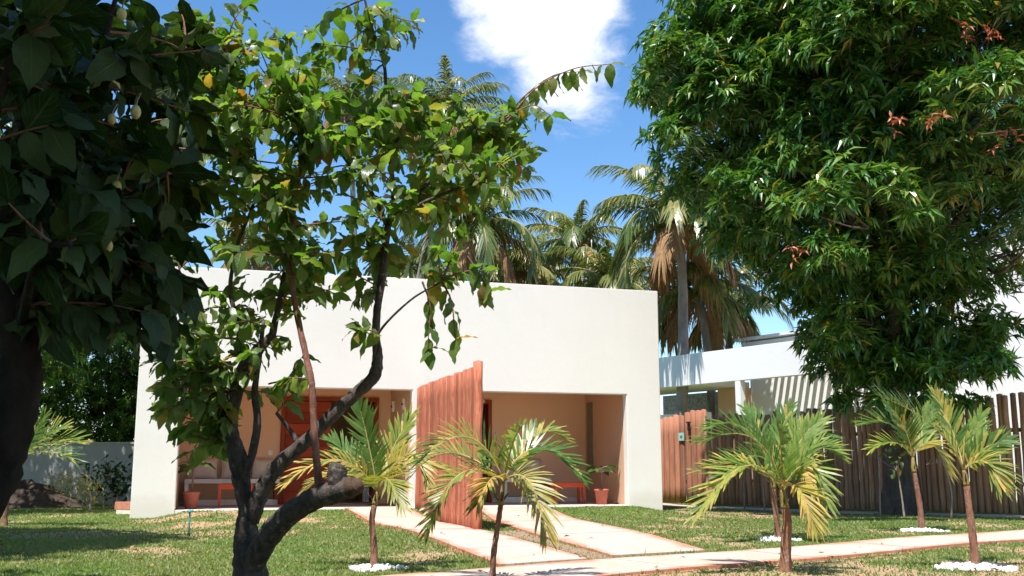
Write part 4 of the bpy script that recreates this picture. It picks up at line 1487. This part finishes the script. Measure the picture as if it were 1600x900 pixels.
def noni(base, branches, clusters, label, seed, leafL, matleaf, shoots=(), spray=0.085, sprigs=(), group='noni trees', nlarge=300, low_droop=0.5, matbark='bark_noni'):
    """branches: dict name -> [(px, py, Y, radius), ...]; clusters: (px, py, rx, ry, Y, dY, twigs)"""
    g = np.random.default_rng(seed)
    base = np.array(base, float)
    t = tag(empty('noni_tree', base), label, 'tree', group)
    pool, poolr = [], []
    for nm, pts in branches:
        P = np.array([list(at(x, y, Y)) + [r] for x, y, Y, r in pts])
        S = smooth_path(P, 6)
        mb_ = MB().tube(S[:, :3] - base, S[:, 3], 12 if S[0, 3] > 0.06 else 8, 0.09, True, int(g.integers(1e6)))
        mb_.build(nm, M['bark_red'] if nm == 'shoot' else M['cut'] if nm == 'broken_wood' else M[matbark], t, True)
        if nm not in ('stump', 'broken_wood'):
            k = 0 if S[0, 3] < 0.03 else len(S) // 3
            pool.append(S[k:, :3])
            poolr.append(S[k:, 3])
    pool = np.concatenate(pool)
    poolr = np.concatenate(poolr)
    tw = MB()
    LP, LD, LS = [], [], []

    def leaf_at(p, d, sc):
        LP.append(p)
        LD.append(d)
        LS.append(sc)

    def grow(q, e, r0, dens=1.0):
        L = np.linalg.norm(e - q)
        n = max(4, int(L / 0.09))
        mid = (q + e) / 2 + g.normal(0, 0.10 * L, 3) + np.array([0, 0, 0.10 * L])
        P = np.array([(1 - s_) ** 2 * q + 2 * s_ * (1 - s_) * mid + s_ * s_ * e for s_ in np.linspace(0, 1, n + 1)])
        tw.tube(P - base, np.linspace(r0, 0.0035, n + 1), 5, 0.0, False)
        d_along, step = 0.0, spray
        T = np.gradient(P, axis=0)
        T /= np.linalg.norm(T, axis=1, keepdims=True)
        Lt = min(L, 0.85)
        s_ = L - Lt * 0.9
        k = 0
        cum = np.concatenate([[0], np.cumsum(np.linalg.norm(np.diff(P, axis=0), axis=1))])
        while s_ < cum[-1]:
            p = np.array([np.interp(s_, cum, P[:, i]) for i in range(3)])
            tt = np.array([np.interp(s_, cum, T[:, i]) for i in range(3)])
            az = g.uniform(0, 2 * math.pi)
            sd_ = np.cross(tt, g.normal(0, 1, 3))
            sd_ /= np.linalg.norm(sd_)
            for sg_ in ((1, -1) if g.uniform() < 0.75 * dens else (1,)):
                d = sd_ * sg_ * 0.9 + tt * 0.5 + np.array([0, 0, -low_droop * g.uniform(0.3, 1.4)])
                leaf_at(p, d, g.uniform(0.62, 1.15))
            s_ += step * g.uniform(0.7, 1.4) / dens
        for _ in range(3):
            leaf_at(P[-1], T[-1] * 0.9 + g.normal(0, 0.5, 3) + np.array([0, 0, -0.2]), g.uniform(0.55, 1.0))

    for (cx, cy, rx, ry, Y, dY, nt) in clusters:
        for _ in range(nt):
            a, rr = g.uniform(0, 2 * math.pi), math.sqrt(g.uniform())
            e = np.array(at(cx + rx * rr * math.cos(a), cy + ry * rr * math.sin(a), Y + dY * g.uniform(-1, 1)))
            dist = np.linalg.norm(pool - e, axis=1) + 0.5 * np.maximum(0, pool[:, 2] - e[2])
            j = int(np.argmin(dist * g.uniform(0.85, 1.15, len(dist))))
            q = pool[j]
            if np.linalg.norm(q - e) > 0.75:   # a side branch first, thin and forked
                m_ = q + (e - q) * 0.45 + g.normal(0, 0.06, 3)
                tw.tube(np.array([q, (q + m_) / 2 + g.normal(0, 0.03, 3), m_]) - base, [min(0.016, poolr[j] * 0.7), 0.012, 0.008], 5, 0, False)
                pool = np.concatenate([pool, m_[None]])
                poolr = np.concatenate([poolr, [0.008]])
                q = m_
            grow(q, e, 0.007)
    for pts in sprigs:
        P = [np.array(at(*p)) for p in pts]
        S = smooth_path(P, 8)
        tw.tube(S - base, np.linspace(0.007, 0.003, len(S)), 5, 0, False)
        k0 = len(S) // 4
        for k in range(k0, len(S), 2):
            leaf_at(S[k], np.array([g.normal(0, 0.35), g.normal(0, 0.4), -1.0]), g.uniform(0.75, 1.1))
        leaf_at(S[-1], np.array([0.7, 0, 0.1]), 0.9)
    tw.build('twigs', M['bark_red'], t, True)['kind'] = 'stuff'
    LP, LD, LS = np.array(LP), np.array(LD), np.array(LS) * leafL
    n = len(LP)
    rot = rot_from_x(LD, g.normal(0, 0.6, n), g)
    var = g.integers(0, len(LEAFV), n)
    tint = np.clip(g.beta(1.5, 1.7, n), 0, 0.995)
    # the leaves that show largest are objects of their own
    view = (np.abs(LP[:, 0] / LP[:, 1]) < 0.55) & (LP[:, 2] < 1 + 0.5 * LP[:, 1])
    order = np.argsort(-(LS / LP[:, 1]) * view)
    big = set(order[:nlarge].tolist())
    meshes = {}
    for i in order[:nlarge]:
        key = (int(var[i]), int(tint[i] * 8))
        if key not in meshes:
            V, Fq, UV = LEAFV[key[0]]
            meshes[key] = np_mesh('leaf', V, Fq, M[matleaf], tint=np.full(len(V), (key[1] + 0.5) / 8), uv=UV, smooth=True)
        o = link('leaf', meshes[key], t)
        mw = Matrix(rot[i].tolist()).to_4x4()
        o.matrix_local = Matrix.Translation(Vector(LP[i] - base)) @ mw @ Matrix.Scale(float(LS[i]), 4)
    Vs, Fs, Ts, Us, off = [], [], [], [], 0
    for k in range(len(LEAFV)):
        sel = np.array([i for i in range(n) if var[i] == k and i not in big])
        if not len(sel):
            continue
        T0, Fq, UV = LEAFV[k]
        V, Fb = scatter(T0, Fq, rot[sel], LP[sel] - base, LS[sel])
        Vs.append(V)
        Fs.append(Fb + off)
        Ts.append(np.repeat(tint[sel], len(T0)))
        Us.append(np.tile(UV, (len(sel), 1)))
        off += len(V)
    if Vs:
        o = link('foliage', np_mesh('foliage', np.concatenate(Vs), np.concatenate(Fs), M[matleaf], tint=np.concatenate(Ts), uv=np.concatenate(Us), smooth=True), t)
        o['kind'] = 'stuff'
    print('noni leaves', n)
    return t


D = 6.95
b0 = at(398, 945, D)
noni((b0.x, D, 0.0), [
    ('trunk', [(402, 960, D, 0.149), (393, 915, D, 0.124), (388, 870, D, 0.102), (385, 830, D, 0.077), (388, 800, D, 0.062)]),
    ('branch', [(388, 815, D, 0.057), (380, 770, D, 0.056), (372, 720, D, 0.066), (358, 672, D, 0.062), (362, 628, D - 0.05, 0.058), (380, 580, D - 0.1, 0.051), (402, 548, D - 0.1, 0.040), (425, 525, D - 0.1, 0.028)]),
    ('branch', [(390, 812, D, 0.066), (412, 760, D - 0.05, 0.056), (440, 722, D - 0.1, 0.051), (478, 690, D - 0.1, 0.046), (520, 648, D - 0.1, 0.043), (556, 615, D - 0.1, 0.041), (584, 588, D - 0.1, 0.042), (590, 558, D - 0.1, 0.035), (587, 520, D - 0.1, 0.028), (590, 480, D - 0.1, 0.026), (597, 435, D - 0.1, 0.027), (601, 395, D - 0.1, 0.025), (606, 352, D - 0.1, 0.023)]),
    ('stump', [(392, 890, D, 0.081), (415, 845, D - 0.15, 0.077), (450, 805, D - 0.3, 0.074), (490, 780, D - 0.4, 0.071), (522, 768, D - 0.45, 0.073), (545, 762, D - 0.5, 0.065)]),
    ('stump', [(528, 765, D - 0.45, 0.062), (527, 748, D - 0.47, 0.064), (527, 733, D - 0.47, 0.060), (530, 726, D - 0.47, 0.046)]),
    ('broken_wood', [(545, 762, D - 0.5, 0.062), (552, 760, D - 0.51, 0.061), (558, 757, D - 0.52, 0.054), (562, 752, D - 0.53, 0.028)]),
    ('shoot', [(500, 768, D - 0.4, 0.029), (494, 715, D - 0.4, 0.024), (490, 650, D - 0.4, 0.022), (487, 600, D - 0.4, 0.022), (478, 555, D - 0.35, 0.020), (466, 500, D - 0.3, 0.020), (458, 455, D - 0.3, 0.019), (452, 400, D - 0.3, 0.017), (460, 330, D - 0.3, 0.013), (470, 250, D - 0.3, 0.011), (462, 150, D - 0.3, 0.008)]),
    ('branch', [(382, 748, D, 0.028), (395, 705, D - 0.1, 0.029), (402, 660, D - 0.15, 0.027), (398, 612, D - 0.15, 0.023), (405, 560, D - 0.2, 0.018), (412, 500, D - 0.2, 0.013)]),
    ('branch', [(366, 600, D, 0.023), (335, 555, D + 0.1, 0.018), (305, 515, D + 0.2, 0.014), (285, 480, D + 0.2, 0.011), (280, 420, D + 0.2, 0.008)]),
    ('branch', [(378, 570, D - 0.1, 0.022), (372, 510, D - 0.1, 0.018), (360, 450, D - 0.1, 0.015), (372, 380, D - 0.1, 0.013), (400, 300, D - 0.1, 0.011), (395, 200, D - 0.1, 0.008)]),
    ('branch', [(425, 528, D - 0.1, 0.027), (440, 450, D, 0.018), (448, 380, D + 0.1, 0.013), (430, 300, D + 0.2, 0.009)]),
    ('branch', [(606, 355, D - 0.1, 0.022), (615, 310, D - 0.1, 0.019), (609, 240, D - 0.1, 0.016), (604, 170, D - 0.1, 0.013), (600, 100, D - 0.1, 0.012), (580, 40, D - 0.1, 0.010), (568, -10, D - 0.1, 0.007)]),
    ('branch', [(606, 350, D - 0.1, 0.018), (645, 310, D, 0.015), (690, 265, D + 0.05, 0.013), (740, 225, D + 0.1, 0.010), (790, 190, D + 0.1, 0.008), (840, 150, D + 0.1, 0.006)]),
    ('branch', [(606, 352, D - 0.1, 0.017), (660, 318, D - 0.3, 0.014), (715, 295, D - 0.4, 0.011), (760, 280, D - 0.5, 0.007)]),
    ('branch', [(604, 350, D - 0.1, 0.018), (580, 300, D + 0.1, 0.014), (548, 260, D + 0.2, 0.012), (515, 215, D + 0.3, 0.010), (485, 170, D + 0.3, 0.007)]),
    ('branch', [(585, 560, D - 0.1, 0.011), (592, 520, D - 0.25, 0.009), (640, 470, D - 0.4, 0.007), (690, 440, D - 0.5, 0.005)]),
    ('branch', [(470, 700, D - 0.1, 0.020), (455, 675, D - 0.1, 0.016), (432, 645, D - 0.1, 0.011)]),
], [
    (395, 110, 102, 108, D, 0.7, 30), (440, 230, 118, 97, D, 0.7, 39), (370, 330, 102, 86, D, 0.6, 28), (540, 255, 86, 97, D, 0.6, 28),
    (520, 390, 91, 59, D, 0.5, 21), (690, 205, 102, 59, D, 0.5, 27), (715, 300, 81, 70, D - 0.2, 0.5, 19), (790, 205, 54, 48, D, 0.3, 12),
    (590, 60, 59, 59, D, 0.3, 5), (300, 640, 45, 70, D, 0.35, 14), (315, 610, 59, 91, D + 0.1, 0.4, 30), (360, 500, 97, 59, D, 0.5, 18), (590, 160, 75, 43, D, 0.5, 9),
    (720, 410, 43, 43, D - 0.4, 0.3, 5), (560, 490, 37, 43, D - 0.1, 0.3, 4), (430, 580, 48, 43, D - 0.2, 0.3, 5), (300, 120, 64, 118, D, 0.6, 18),
    (470, 460, 64, 43, D, 0.4, 9), (640, 330, 64, 64, D, 0.5, 9),
    (350, 60, 64, 64, D + 0.2, 0.6, 12), (470, 70, 54, 75, D + 0.2, 0.4, 7), (610, 20, 43, 43, D - 0.1, 0.2, 5), (440, 150, 64, 64, D, 0.6, 9), (270, 560, 43, 64, D, 0.3, 9), (640, 200, 64, 54, D, 0.5, 9), (770, 250, 54, 54, D - 0.1, 0.3, 9)],
    'crooked noni tree with a sawn stump limb in the left foreground', 81, 0.158, 'noni', spray=0.082, sprigs=[
        [(780, 205, D), (835, 140, D), (895, 108, D), (955, 100, D)], [(775, 200, D + 0.1), (820, 150, D + 0.1), (865, 118, D + 0.1), (905, 112, D + 0.1)], [(780, 190, D - 0.1), (830, 165, D - 0.1), (860, 180, D - 0.1)],
        [(660, 440, D - 0.5), (672, 480, D - 0.5), (668, 545, D - 0.5)], [(690, 440, D - 0.5), (705, 470, D - 0.5), (712, 530, D - 0.5)],
        [(730, 400, D - 0.5), (750, 430, D - 0.5), (765, 455, D - 0.5)], [(420, 600, D), (450, 590, D - 0.1), (470, 560, D - 0.1)]])

D2 = 4.6
b1 = at(-180, 1060, D2)
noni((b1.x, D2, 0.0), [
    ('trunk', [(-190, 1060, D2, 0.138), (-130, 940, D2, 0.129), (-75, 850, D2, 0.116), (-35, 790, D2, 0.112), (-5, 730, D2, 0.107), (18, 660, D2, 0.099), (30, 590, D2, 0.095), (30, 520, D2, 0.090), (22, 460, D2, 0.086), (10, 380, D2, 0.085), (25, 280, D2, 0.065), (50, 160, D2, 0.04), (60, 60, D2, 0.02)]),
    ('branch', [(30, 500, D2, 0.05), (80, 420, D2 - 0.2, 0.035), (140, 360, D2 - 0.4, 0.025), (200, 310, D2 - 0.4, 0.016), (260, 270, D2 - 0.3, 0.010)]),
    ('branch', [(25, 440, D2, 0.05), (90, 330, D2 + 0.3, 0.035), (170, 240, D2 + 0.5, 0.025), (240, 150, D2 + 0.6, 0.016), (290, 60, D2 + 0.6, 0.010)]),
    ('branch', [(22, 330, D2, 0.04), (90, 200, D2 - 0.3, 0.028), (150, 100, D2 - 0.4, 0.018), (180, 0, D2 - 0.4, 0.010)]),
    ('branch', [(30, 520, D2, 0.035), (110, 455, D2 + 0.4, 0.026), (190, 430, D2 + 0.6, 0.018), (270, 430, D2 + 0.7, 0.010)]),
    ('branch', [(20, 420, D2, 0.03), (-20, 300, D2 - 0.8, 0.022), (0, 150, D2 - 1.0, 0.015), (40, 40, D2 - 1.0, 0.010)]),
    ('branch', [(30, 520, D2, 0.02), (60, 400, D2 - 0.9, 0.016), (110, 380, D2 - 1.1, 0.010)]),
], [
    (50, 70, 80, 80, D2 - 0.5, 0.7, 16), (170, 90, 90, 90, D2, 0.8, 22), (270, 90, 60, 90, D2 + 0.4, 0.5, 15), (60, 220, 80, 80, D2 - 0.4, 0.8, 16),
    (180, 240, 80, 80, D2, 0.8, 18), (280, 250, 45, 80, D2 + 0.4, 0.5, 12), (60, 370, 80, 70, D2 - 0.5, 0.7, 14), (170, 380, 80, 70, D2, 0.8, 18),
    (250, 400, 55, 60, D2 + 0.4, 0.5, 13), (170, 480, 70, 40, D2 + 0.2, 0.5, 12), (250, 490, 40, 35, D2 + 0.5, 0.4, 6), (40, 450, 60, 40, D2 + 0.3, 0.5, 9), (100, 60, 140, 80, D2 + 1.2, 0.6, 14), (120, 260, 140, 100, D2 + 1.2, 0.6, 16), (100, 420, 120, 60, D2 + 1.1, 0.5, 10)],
    'dark large leaved noni tree with pale fruits at the left edge', 82, 0.215, 'noni_dark', spray=0.10, matbark='bark_shaded')

# noni fruits hanging in the near tree
for k, (px, py, Y, r, lb) in enumerate(((168, 384, 4.0, 0.020, 'pale ripe noni fruit hanging lowest among the dark leaves'), (182, 292, 4.0, 0.019, 'yellow noni fruit hanging among the dark leaves, middle one'), (175, 186, 4.0, 0.016, 'small shaded noni fruit among the dark leaves'), (212, 175, 3.9, 0.02, 'bright lime green noni fruit, highest among the dark leaves'), (190, 22, 4.0, 0.02, 'green noni fruit near the top edge'))):
    p = at(px, py, Y)
    t = tag(empty('noni_fruit', p), lb, 'fruit', 'noni fruits in the dark tree')
    g = np.random.default_rng(k)
    bmx = bmesh.new()
    bmesh.ops.create_icosphere(bmx, subdivisions=3, radius=r)
    for v in bmx.verts:
        v.co *= 1 + 0.06 * math.sin(v.co.x * 400) * math.sin(v.co.z * 400 + v.co.y * 300)
        v.co.z *= 1.45
    me = bpy.data.meshes.new('fruit_body')
    bmx.to_mesh(me)
    bmx.free()
    for q in me.polygons:
        q.use_smooth = True
    me.materials.append(M['fruit'])
    link('fruit_body', me, t)
    MB().tube([(0, 0, r * 1.3), (0.004, 0, r * 2.4), (0.012, 0.01, r * 4.2)], [0.003, 0.0025, 0.0025], 5).build('stalk', M['bark_twig'], t)

# ---------------------------------------------------------------- saplings, shrubs, small garden things
def sapling(px0, py0, px1, py1, Y, label, seed, nleaf=16, r=0.022, L=0.14):
    g = np.random.default_rng(seed)
    a, b = np.array(at(px0, py0, Y)), np.array(at(px1, py1, Y))
    a[2] = float(ground_z(a[0], a[1])) - 0.05
    t = tag(empty('sapling', a), label, 'sapling', 'staked saplings along the fence')
    m = (a + b) / 2 + g.normal(0, 0.03, 3)
    S = smooth_path([a, m, b], 6) - a
    MB().tube(S, np.linspace(r, r * 0.6, len(S)), 7, 0.08, True, seed).build('stem', M['bark_twig'], t, True)
    P = S[-1] + g.normal(0, 1, (nleaf, 3)) * np.array([0.16, 0.16, 0.2])
    dd = P - S[-1] + g.normal(0, 0.1, (nleaf, 3)) + np.array([0, 0, -0.08])
    V, Fq = scatter(LEAFV[2][0], LEAFV[2][1], rot_from_x(dd, g.normal(0, .5, nleaf), g), P - dd * 0.4, L * g.uniform(0.7, 1.3, nleaf))
    tw = MB()
    for k in range(min(6, nleaf)):
        tw.tube([S[-2], (S[-2] + P[k]) / 2, P[k]], [0.006, 0.005, 0.003], 4)
    tw.build('twigs', M['bark_twig'], t)
    o = link('leaves', np_mesh('leaves', V, Fq, M['noni'], tint=np.repeat(g.uniform(0.1, 0.6, nleaf), len(LEAFV[2][0])), uv=np.tile(LEAFV[2][2], (nleaf, 1)), smooth=True), t)
    return t


sapling(1375, 800, 1372, 692, 21.6, 'bare stemmed sapling left of the mango trunk', 1, 14)
sapling(1413, 802, 1401, 728, 21.0, 'leaning sapling in front of the mango trunk', 2, 22)
sapling(1486, 806, 1470, 712, 20.6, 'leaning bare stake between the two right hand palms', 3, 3)
sapling(1163, 792, 1164, 720, 25.5, 'thin sapling behind the palms near the plank gate', 4, 22)
sapling(1195, 796, 1192, 715, 24.5, 'thin sapling by the fence path behind the red stemmed palm', 5, 18)
sapling(1290, 800, 1283, 735, 22.5, 'small leafy sapling at the fence, right of the red stemmed palm', 6, 34, 0.02, 0.2)

def bush(px, py, Y, h, w, n, label, seed, mat, L=0.1, nm='shrub'):
    g = np.random.default_rng(seed)
    p = at(px, py, Y)
    base = np.array([p.x, Y, float(ground_z(p.x, Y))])
    t = tag(empty(nm, base), label, 'shrub')
    tw = MB()
    ends = []
    for k in range(9):
        e = np.array([g.normal(0, w * 0.4), g.normal(0, w * 0.3), h * g.uniform(0.6, 1.0)])
        S = smooth_path([np.array([0, 0, -0.05]), e * 0.5 + g.normal(0, 0.05, 3), e], 4)
        tw.tube(S, np.linspace(0.016, 0.005, len(S)), 5, 0, False)
        ends.append(S)
    tw.build('stems', M['bark_twig'], t, True)
    E = np.concatenate([q[3:] for q in ends])
    j = g.integers(0, len(E), n)
    P = E[j] + g.normal(0, 0.09, (n, 3))
    dd = g.normal(0, 1, (n, 3)) + np.array([0, 0, -0.3])
    V, Fq = scatter(LEAFV[1][0], LEAFV[1][1], rot_from_x(dd, g.normal(0, .5, n), g), P, L * g.uniform(0.7, 1.3, n))
    o = link('leaves', np_mesh('leaves', V, Fq, M[mat], tint=np.repeat(g.uniform(0.1, 0.9, n), len(LEAFV[1][0])), uv=np.tile(LEAFV[1][2], (n, 1)), smooth=True), t)
    return t


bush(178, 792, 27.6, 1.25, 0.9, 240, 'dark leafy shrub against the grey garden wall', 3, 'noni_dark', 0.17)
# drooping yellow shrub in front of the garden wall
g = np.random.default_rng(9)
p = at(140, 797, 24.3)
base = np.array([p.x, 24.3, float(ground_z(p.x, 24.3))])
t = tag(empty('shrub', base), 'small drooping yellow green shrub in front of the garden wall', 'shrub')
S = smooth_path([np.array(at(140, 798, 24.3)), np.array(at(142, 778, 24.3)), np.array(at(136, 765, 24.3)), np.array(at(118, 752, 24.3)), np.array(at(95, 748, 24.3))], 6) - base
S[0, 2] = -0.05
MB().tube(S, np.linspace(0.035, 0.012, len(S)), 7, 0.1).build('stem', M['bark_twig'], t, True)
n = 420
P = S[8:][g.integers(0, len(S) - 8, n)] + g.normal(0, 1, (n, 3)) * np.array([0.22, 0.22, 0.13]) + np.array([0, 0, -0.02])
V, Fq = scatter(ML, MF, rot_from_x(g.normal(0, 1, (n, 3)) + np.array([0, 0, -0.6]), g.normal(0, .5, n), g), P, g.uniform(0.09, 0.16, n))
link('leaves', np_mesh('leaves', V, Fq, M['young_yellow'], tint=np.repeat(g.uniform(0, 0.8, n), len(ML))), t)

# teal tap stake on the left lawn
p = at(295, 836, 15.4)
t = tag(empty('garden_stake', (p.x, 15.4, float(ground_z(p.x, 15.4)))), 'slim teal garden stake with a flat head on the left lawn', 'garden stake')
MB().tube([(0, 0, -0.05), (0, 0, 0.2), (0, 0, 0.355)], [0.011, 0.012, 0.012], 10).build('stem', M['teal'], t, True)
MB().lathe([(0.001, 0.345), (0.045, 0.35), (0.052, 0.362), (0.03, 0.38), (0.001, 0.384)], 16).build('head', M['teal'], t, True)
MB().lathe([(0.001, 0.0), (0.022, 0.0), (0.02, 0.03), (0.012, 0.05)], 12).build('collar', M['black'], t, True)
# blocks beside the villa corner
p = at(194, 799, 23.2)
gz_ = float(ground_z(p.x, 23.2))
o = MB().box(-0.16, 0.16, -0.1, 0.1, 0, 0.1, bev=0.008).build('concrete_block', M['slab'], None, loc=(p.x, 23.2, gz_), rot=(0, 0, 0.25))
tag(o, 'white concrete block lying beside the villa corner', 'block')
br = MB().box(-0.19, 0.19, -0.1, 0.1, 0, 0.17, bev=0.006)
o = br.build('hollow_brick', M['brick'], None, loc=(p.x, 23.2, gz_ + 0.101), rot=(0, 0, 0.2))
tag(o, 'red hollow brick resting on the white block by the villa corner', 'brick')
# heap of dark soil at the garden wall
g = np.random.default_rng(2)
V, Fq = [], []
n1, n2 = 26, 12
for j in range(n2 + 1):
    for i in range(n1):
        a = 2 * math.pi * i / n1
        r = (1 - j / n2)
        h = 0.62 * (1 - r ** 1.5) * (1 + 0.15 * math.sin(3 * a + j))
        V.append((1.5 * r * math.cos(a) * (1 + 0.1 * math.sin(4 * a)), 0.9 * r * math.sin(a), h - 0.05 + g.normal(0, 0.012)))
for j in range(n2):
    for i in range(n1):
        i2 = (i + 1) % n1
        Fq.append([j * n1 + i, j * n1 + i2, (j + 1) * n1 + i2, (j + 1) * n1 + i])
p = at(42, 786, 27.2)
o = link('soil_heap', np_mesh('soil_heap', V, np.array(Fq), M['soil'], smooth=True), None, (p.x, 27.2, 0.0))
tag(o, 'low heap of dark soil at the foot of the garden wall', 'soil heap')

# ---------------------------------------------------------------- grass and litter
def inside_strip(x, y, L, Rr):
    poly = np.array(list(L) + list(Rr)[::-1], float)
    c = np.zeros(len(x), bool)
    j = len(poly) - 1
    for i in range(len(poly)):
        xi, yi, xj, yj = *poly[i], *poly[j]
        cond = ((yi > y) != (yj > y)) & (x < (xj - xi) * (y - yi) / (yj - yi + 1e-12) + xi)
        c ^= cond
        j = i
    return c


g = np.random.default_rng(77)
NB = 430000
dist = 7.0 + (30.0 - 7.0) * g.uniform(0, 1, NB) ** 1.25
ax_ = g.uniform(-0.56, 0.56, NB)
x, y = dist * ax_, dist
x = x + g.normal(0, 0.05, NB)
la, lb_ = to_local(x, y)
ok = ~((lb_ > -0.22) & (la > -0.1) & (la < 10.1)) & ~((lb_ > -0.02) & (la > -0.9) & (la < 10.95))
for L, Rr in ((pl_l, pl_r), (pr_l, pr_r), (cr_t, cr_b)):
    ok &= ~inside_strip(x, y, L, Rr)
fpl = [(3.7, 29.2), (4.7, 26.6), (10.2, 21.3), (17, 14.8)]
fpr = [(4.3, 29.9), (5.3, 27.2), (10.75, 21.9), (17.6, 15.4)]
ok &= ~inside_strip(x, y, fpl, fpr)
med_in = inside_strip(x, y, [W(4.8, -6.4), W(4.8, -9.0), W(4.5, -12.1)], [W(5.5, -6.4), W(5.06, -9.0), W(4.85, -12.0)])
ok &= ~(med_in & (g.uniform(0, 1, NB) < 0.6))
pn = dry_field(x, y)
ok &= ~((pn > 0.615 + 0.05 * g.uniform(-1, 1, NB)) & (g.uniform(0, 1, NB) < 0.74))
ok &= g.uniform(0, 1, NB) < 0.97
near = np.zeros(NB, bool)
for L, Rr in ((pl_l, pl_r), (pr_l, pr_r), (cr_t, cr_b)):
    A_, B_ = np.array(L, float), np.array(Rr, float)
    w_ = B_ - A_
    w_ /= np.linalg.norm(w_, axis=1, keepdims=True)
    near |= inside_strip(x, y, A_ - w_ * 0.13, B_ + w_ * 0.13)
near &= g.uniform(0, 1, NB) < 0.5
x, y, pn, near = x[ok], y[ok], pn[ok], near[ok]
clump = vnoise(x, y, 3.5, 8) > 0.88
n = len(x)
z = ground_z(x, y)
h = g.uniform(0.012, 0.034, n) * np.where(g.uniform(0, 1, n) < 0.04, 1.7, 1.0) * np.where(near, 1.7, 1.0) * np.where(clump, 1.6, 1.0)
a = g.uniform(0, 2 * math.pi, n)
w = g.uniform(0.004, 0.009, n) * (0.6 + y / 14)
ln = g.normal(0, 0.022, (n, 2))
V = np.zeros((n, 3, 3))
V[:, 0] = np.stack([x - w * np.cos(a), y - w * np.sin(a), z - 0.004], -1)
V[:, 1] = np.stack([x + w * np.cos(a), y + w * np.sin(a), z - 0.004], -1)
V[:, 2] = np.stack([x + ln[:, 0], y + ln[:, 1], z + h], -1)
tint = np.clip(0.08 + 1.25 * (pn - 0.38) + g.normal(0, 0.075, n), 0, 0.99)
o = link('grass', np_mesh('grass', V.reshape(-1, 3), np.arange(n * 3).reshape(-1, 3), M['grass'], tint=np.repeat(tint, 3)))
tag(o, 'short patchy lawn grass', 'grass', None, 'stuff')
# dry fallen leaves and bits on lawn and paths
n = 170
yy = 8.5 + 16 * g.uniform(0, 1, n) ** 1.3
xx = yy * g.uniform(-0.52, 0.52, n)
la, lb_ = to_local(xx, yy)
k = lb_ < -0.4
xx, yy = xx[k], yy[k]
n = len(xx)
P = np.stack([xx, yy, ground_z(xx, yy) + 0.045], -1)
V, Fq = scatter(ML * np.array([1, 1.8, 0.8]), MF, rot_from_x(np.stack([g.normal(0, 1, n), g.normal(0, 1, n), g.normal(0, 0.12, n)], -1), g.normal(0, 0.4, n), g), P, g.uniform(0.05, 0.13, n))
o = link('fallen_leaves', np_mesh('fallen_leaves', V, Fq, M['litter'], tint=np.repeat(g.uniform(0, 1, n), len(ML))))
tag(o, 'dry brown leaves scattered over lawn and paths', 'leaf litter', None, 'stuff')
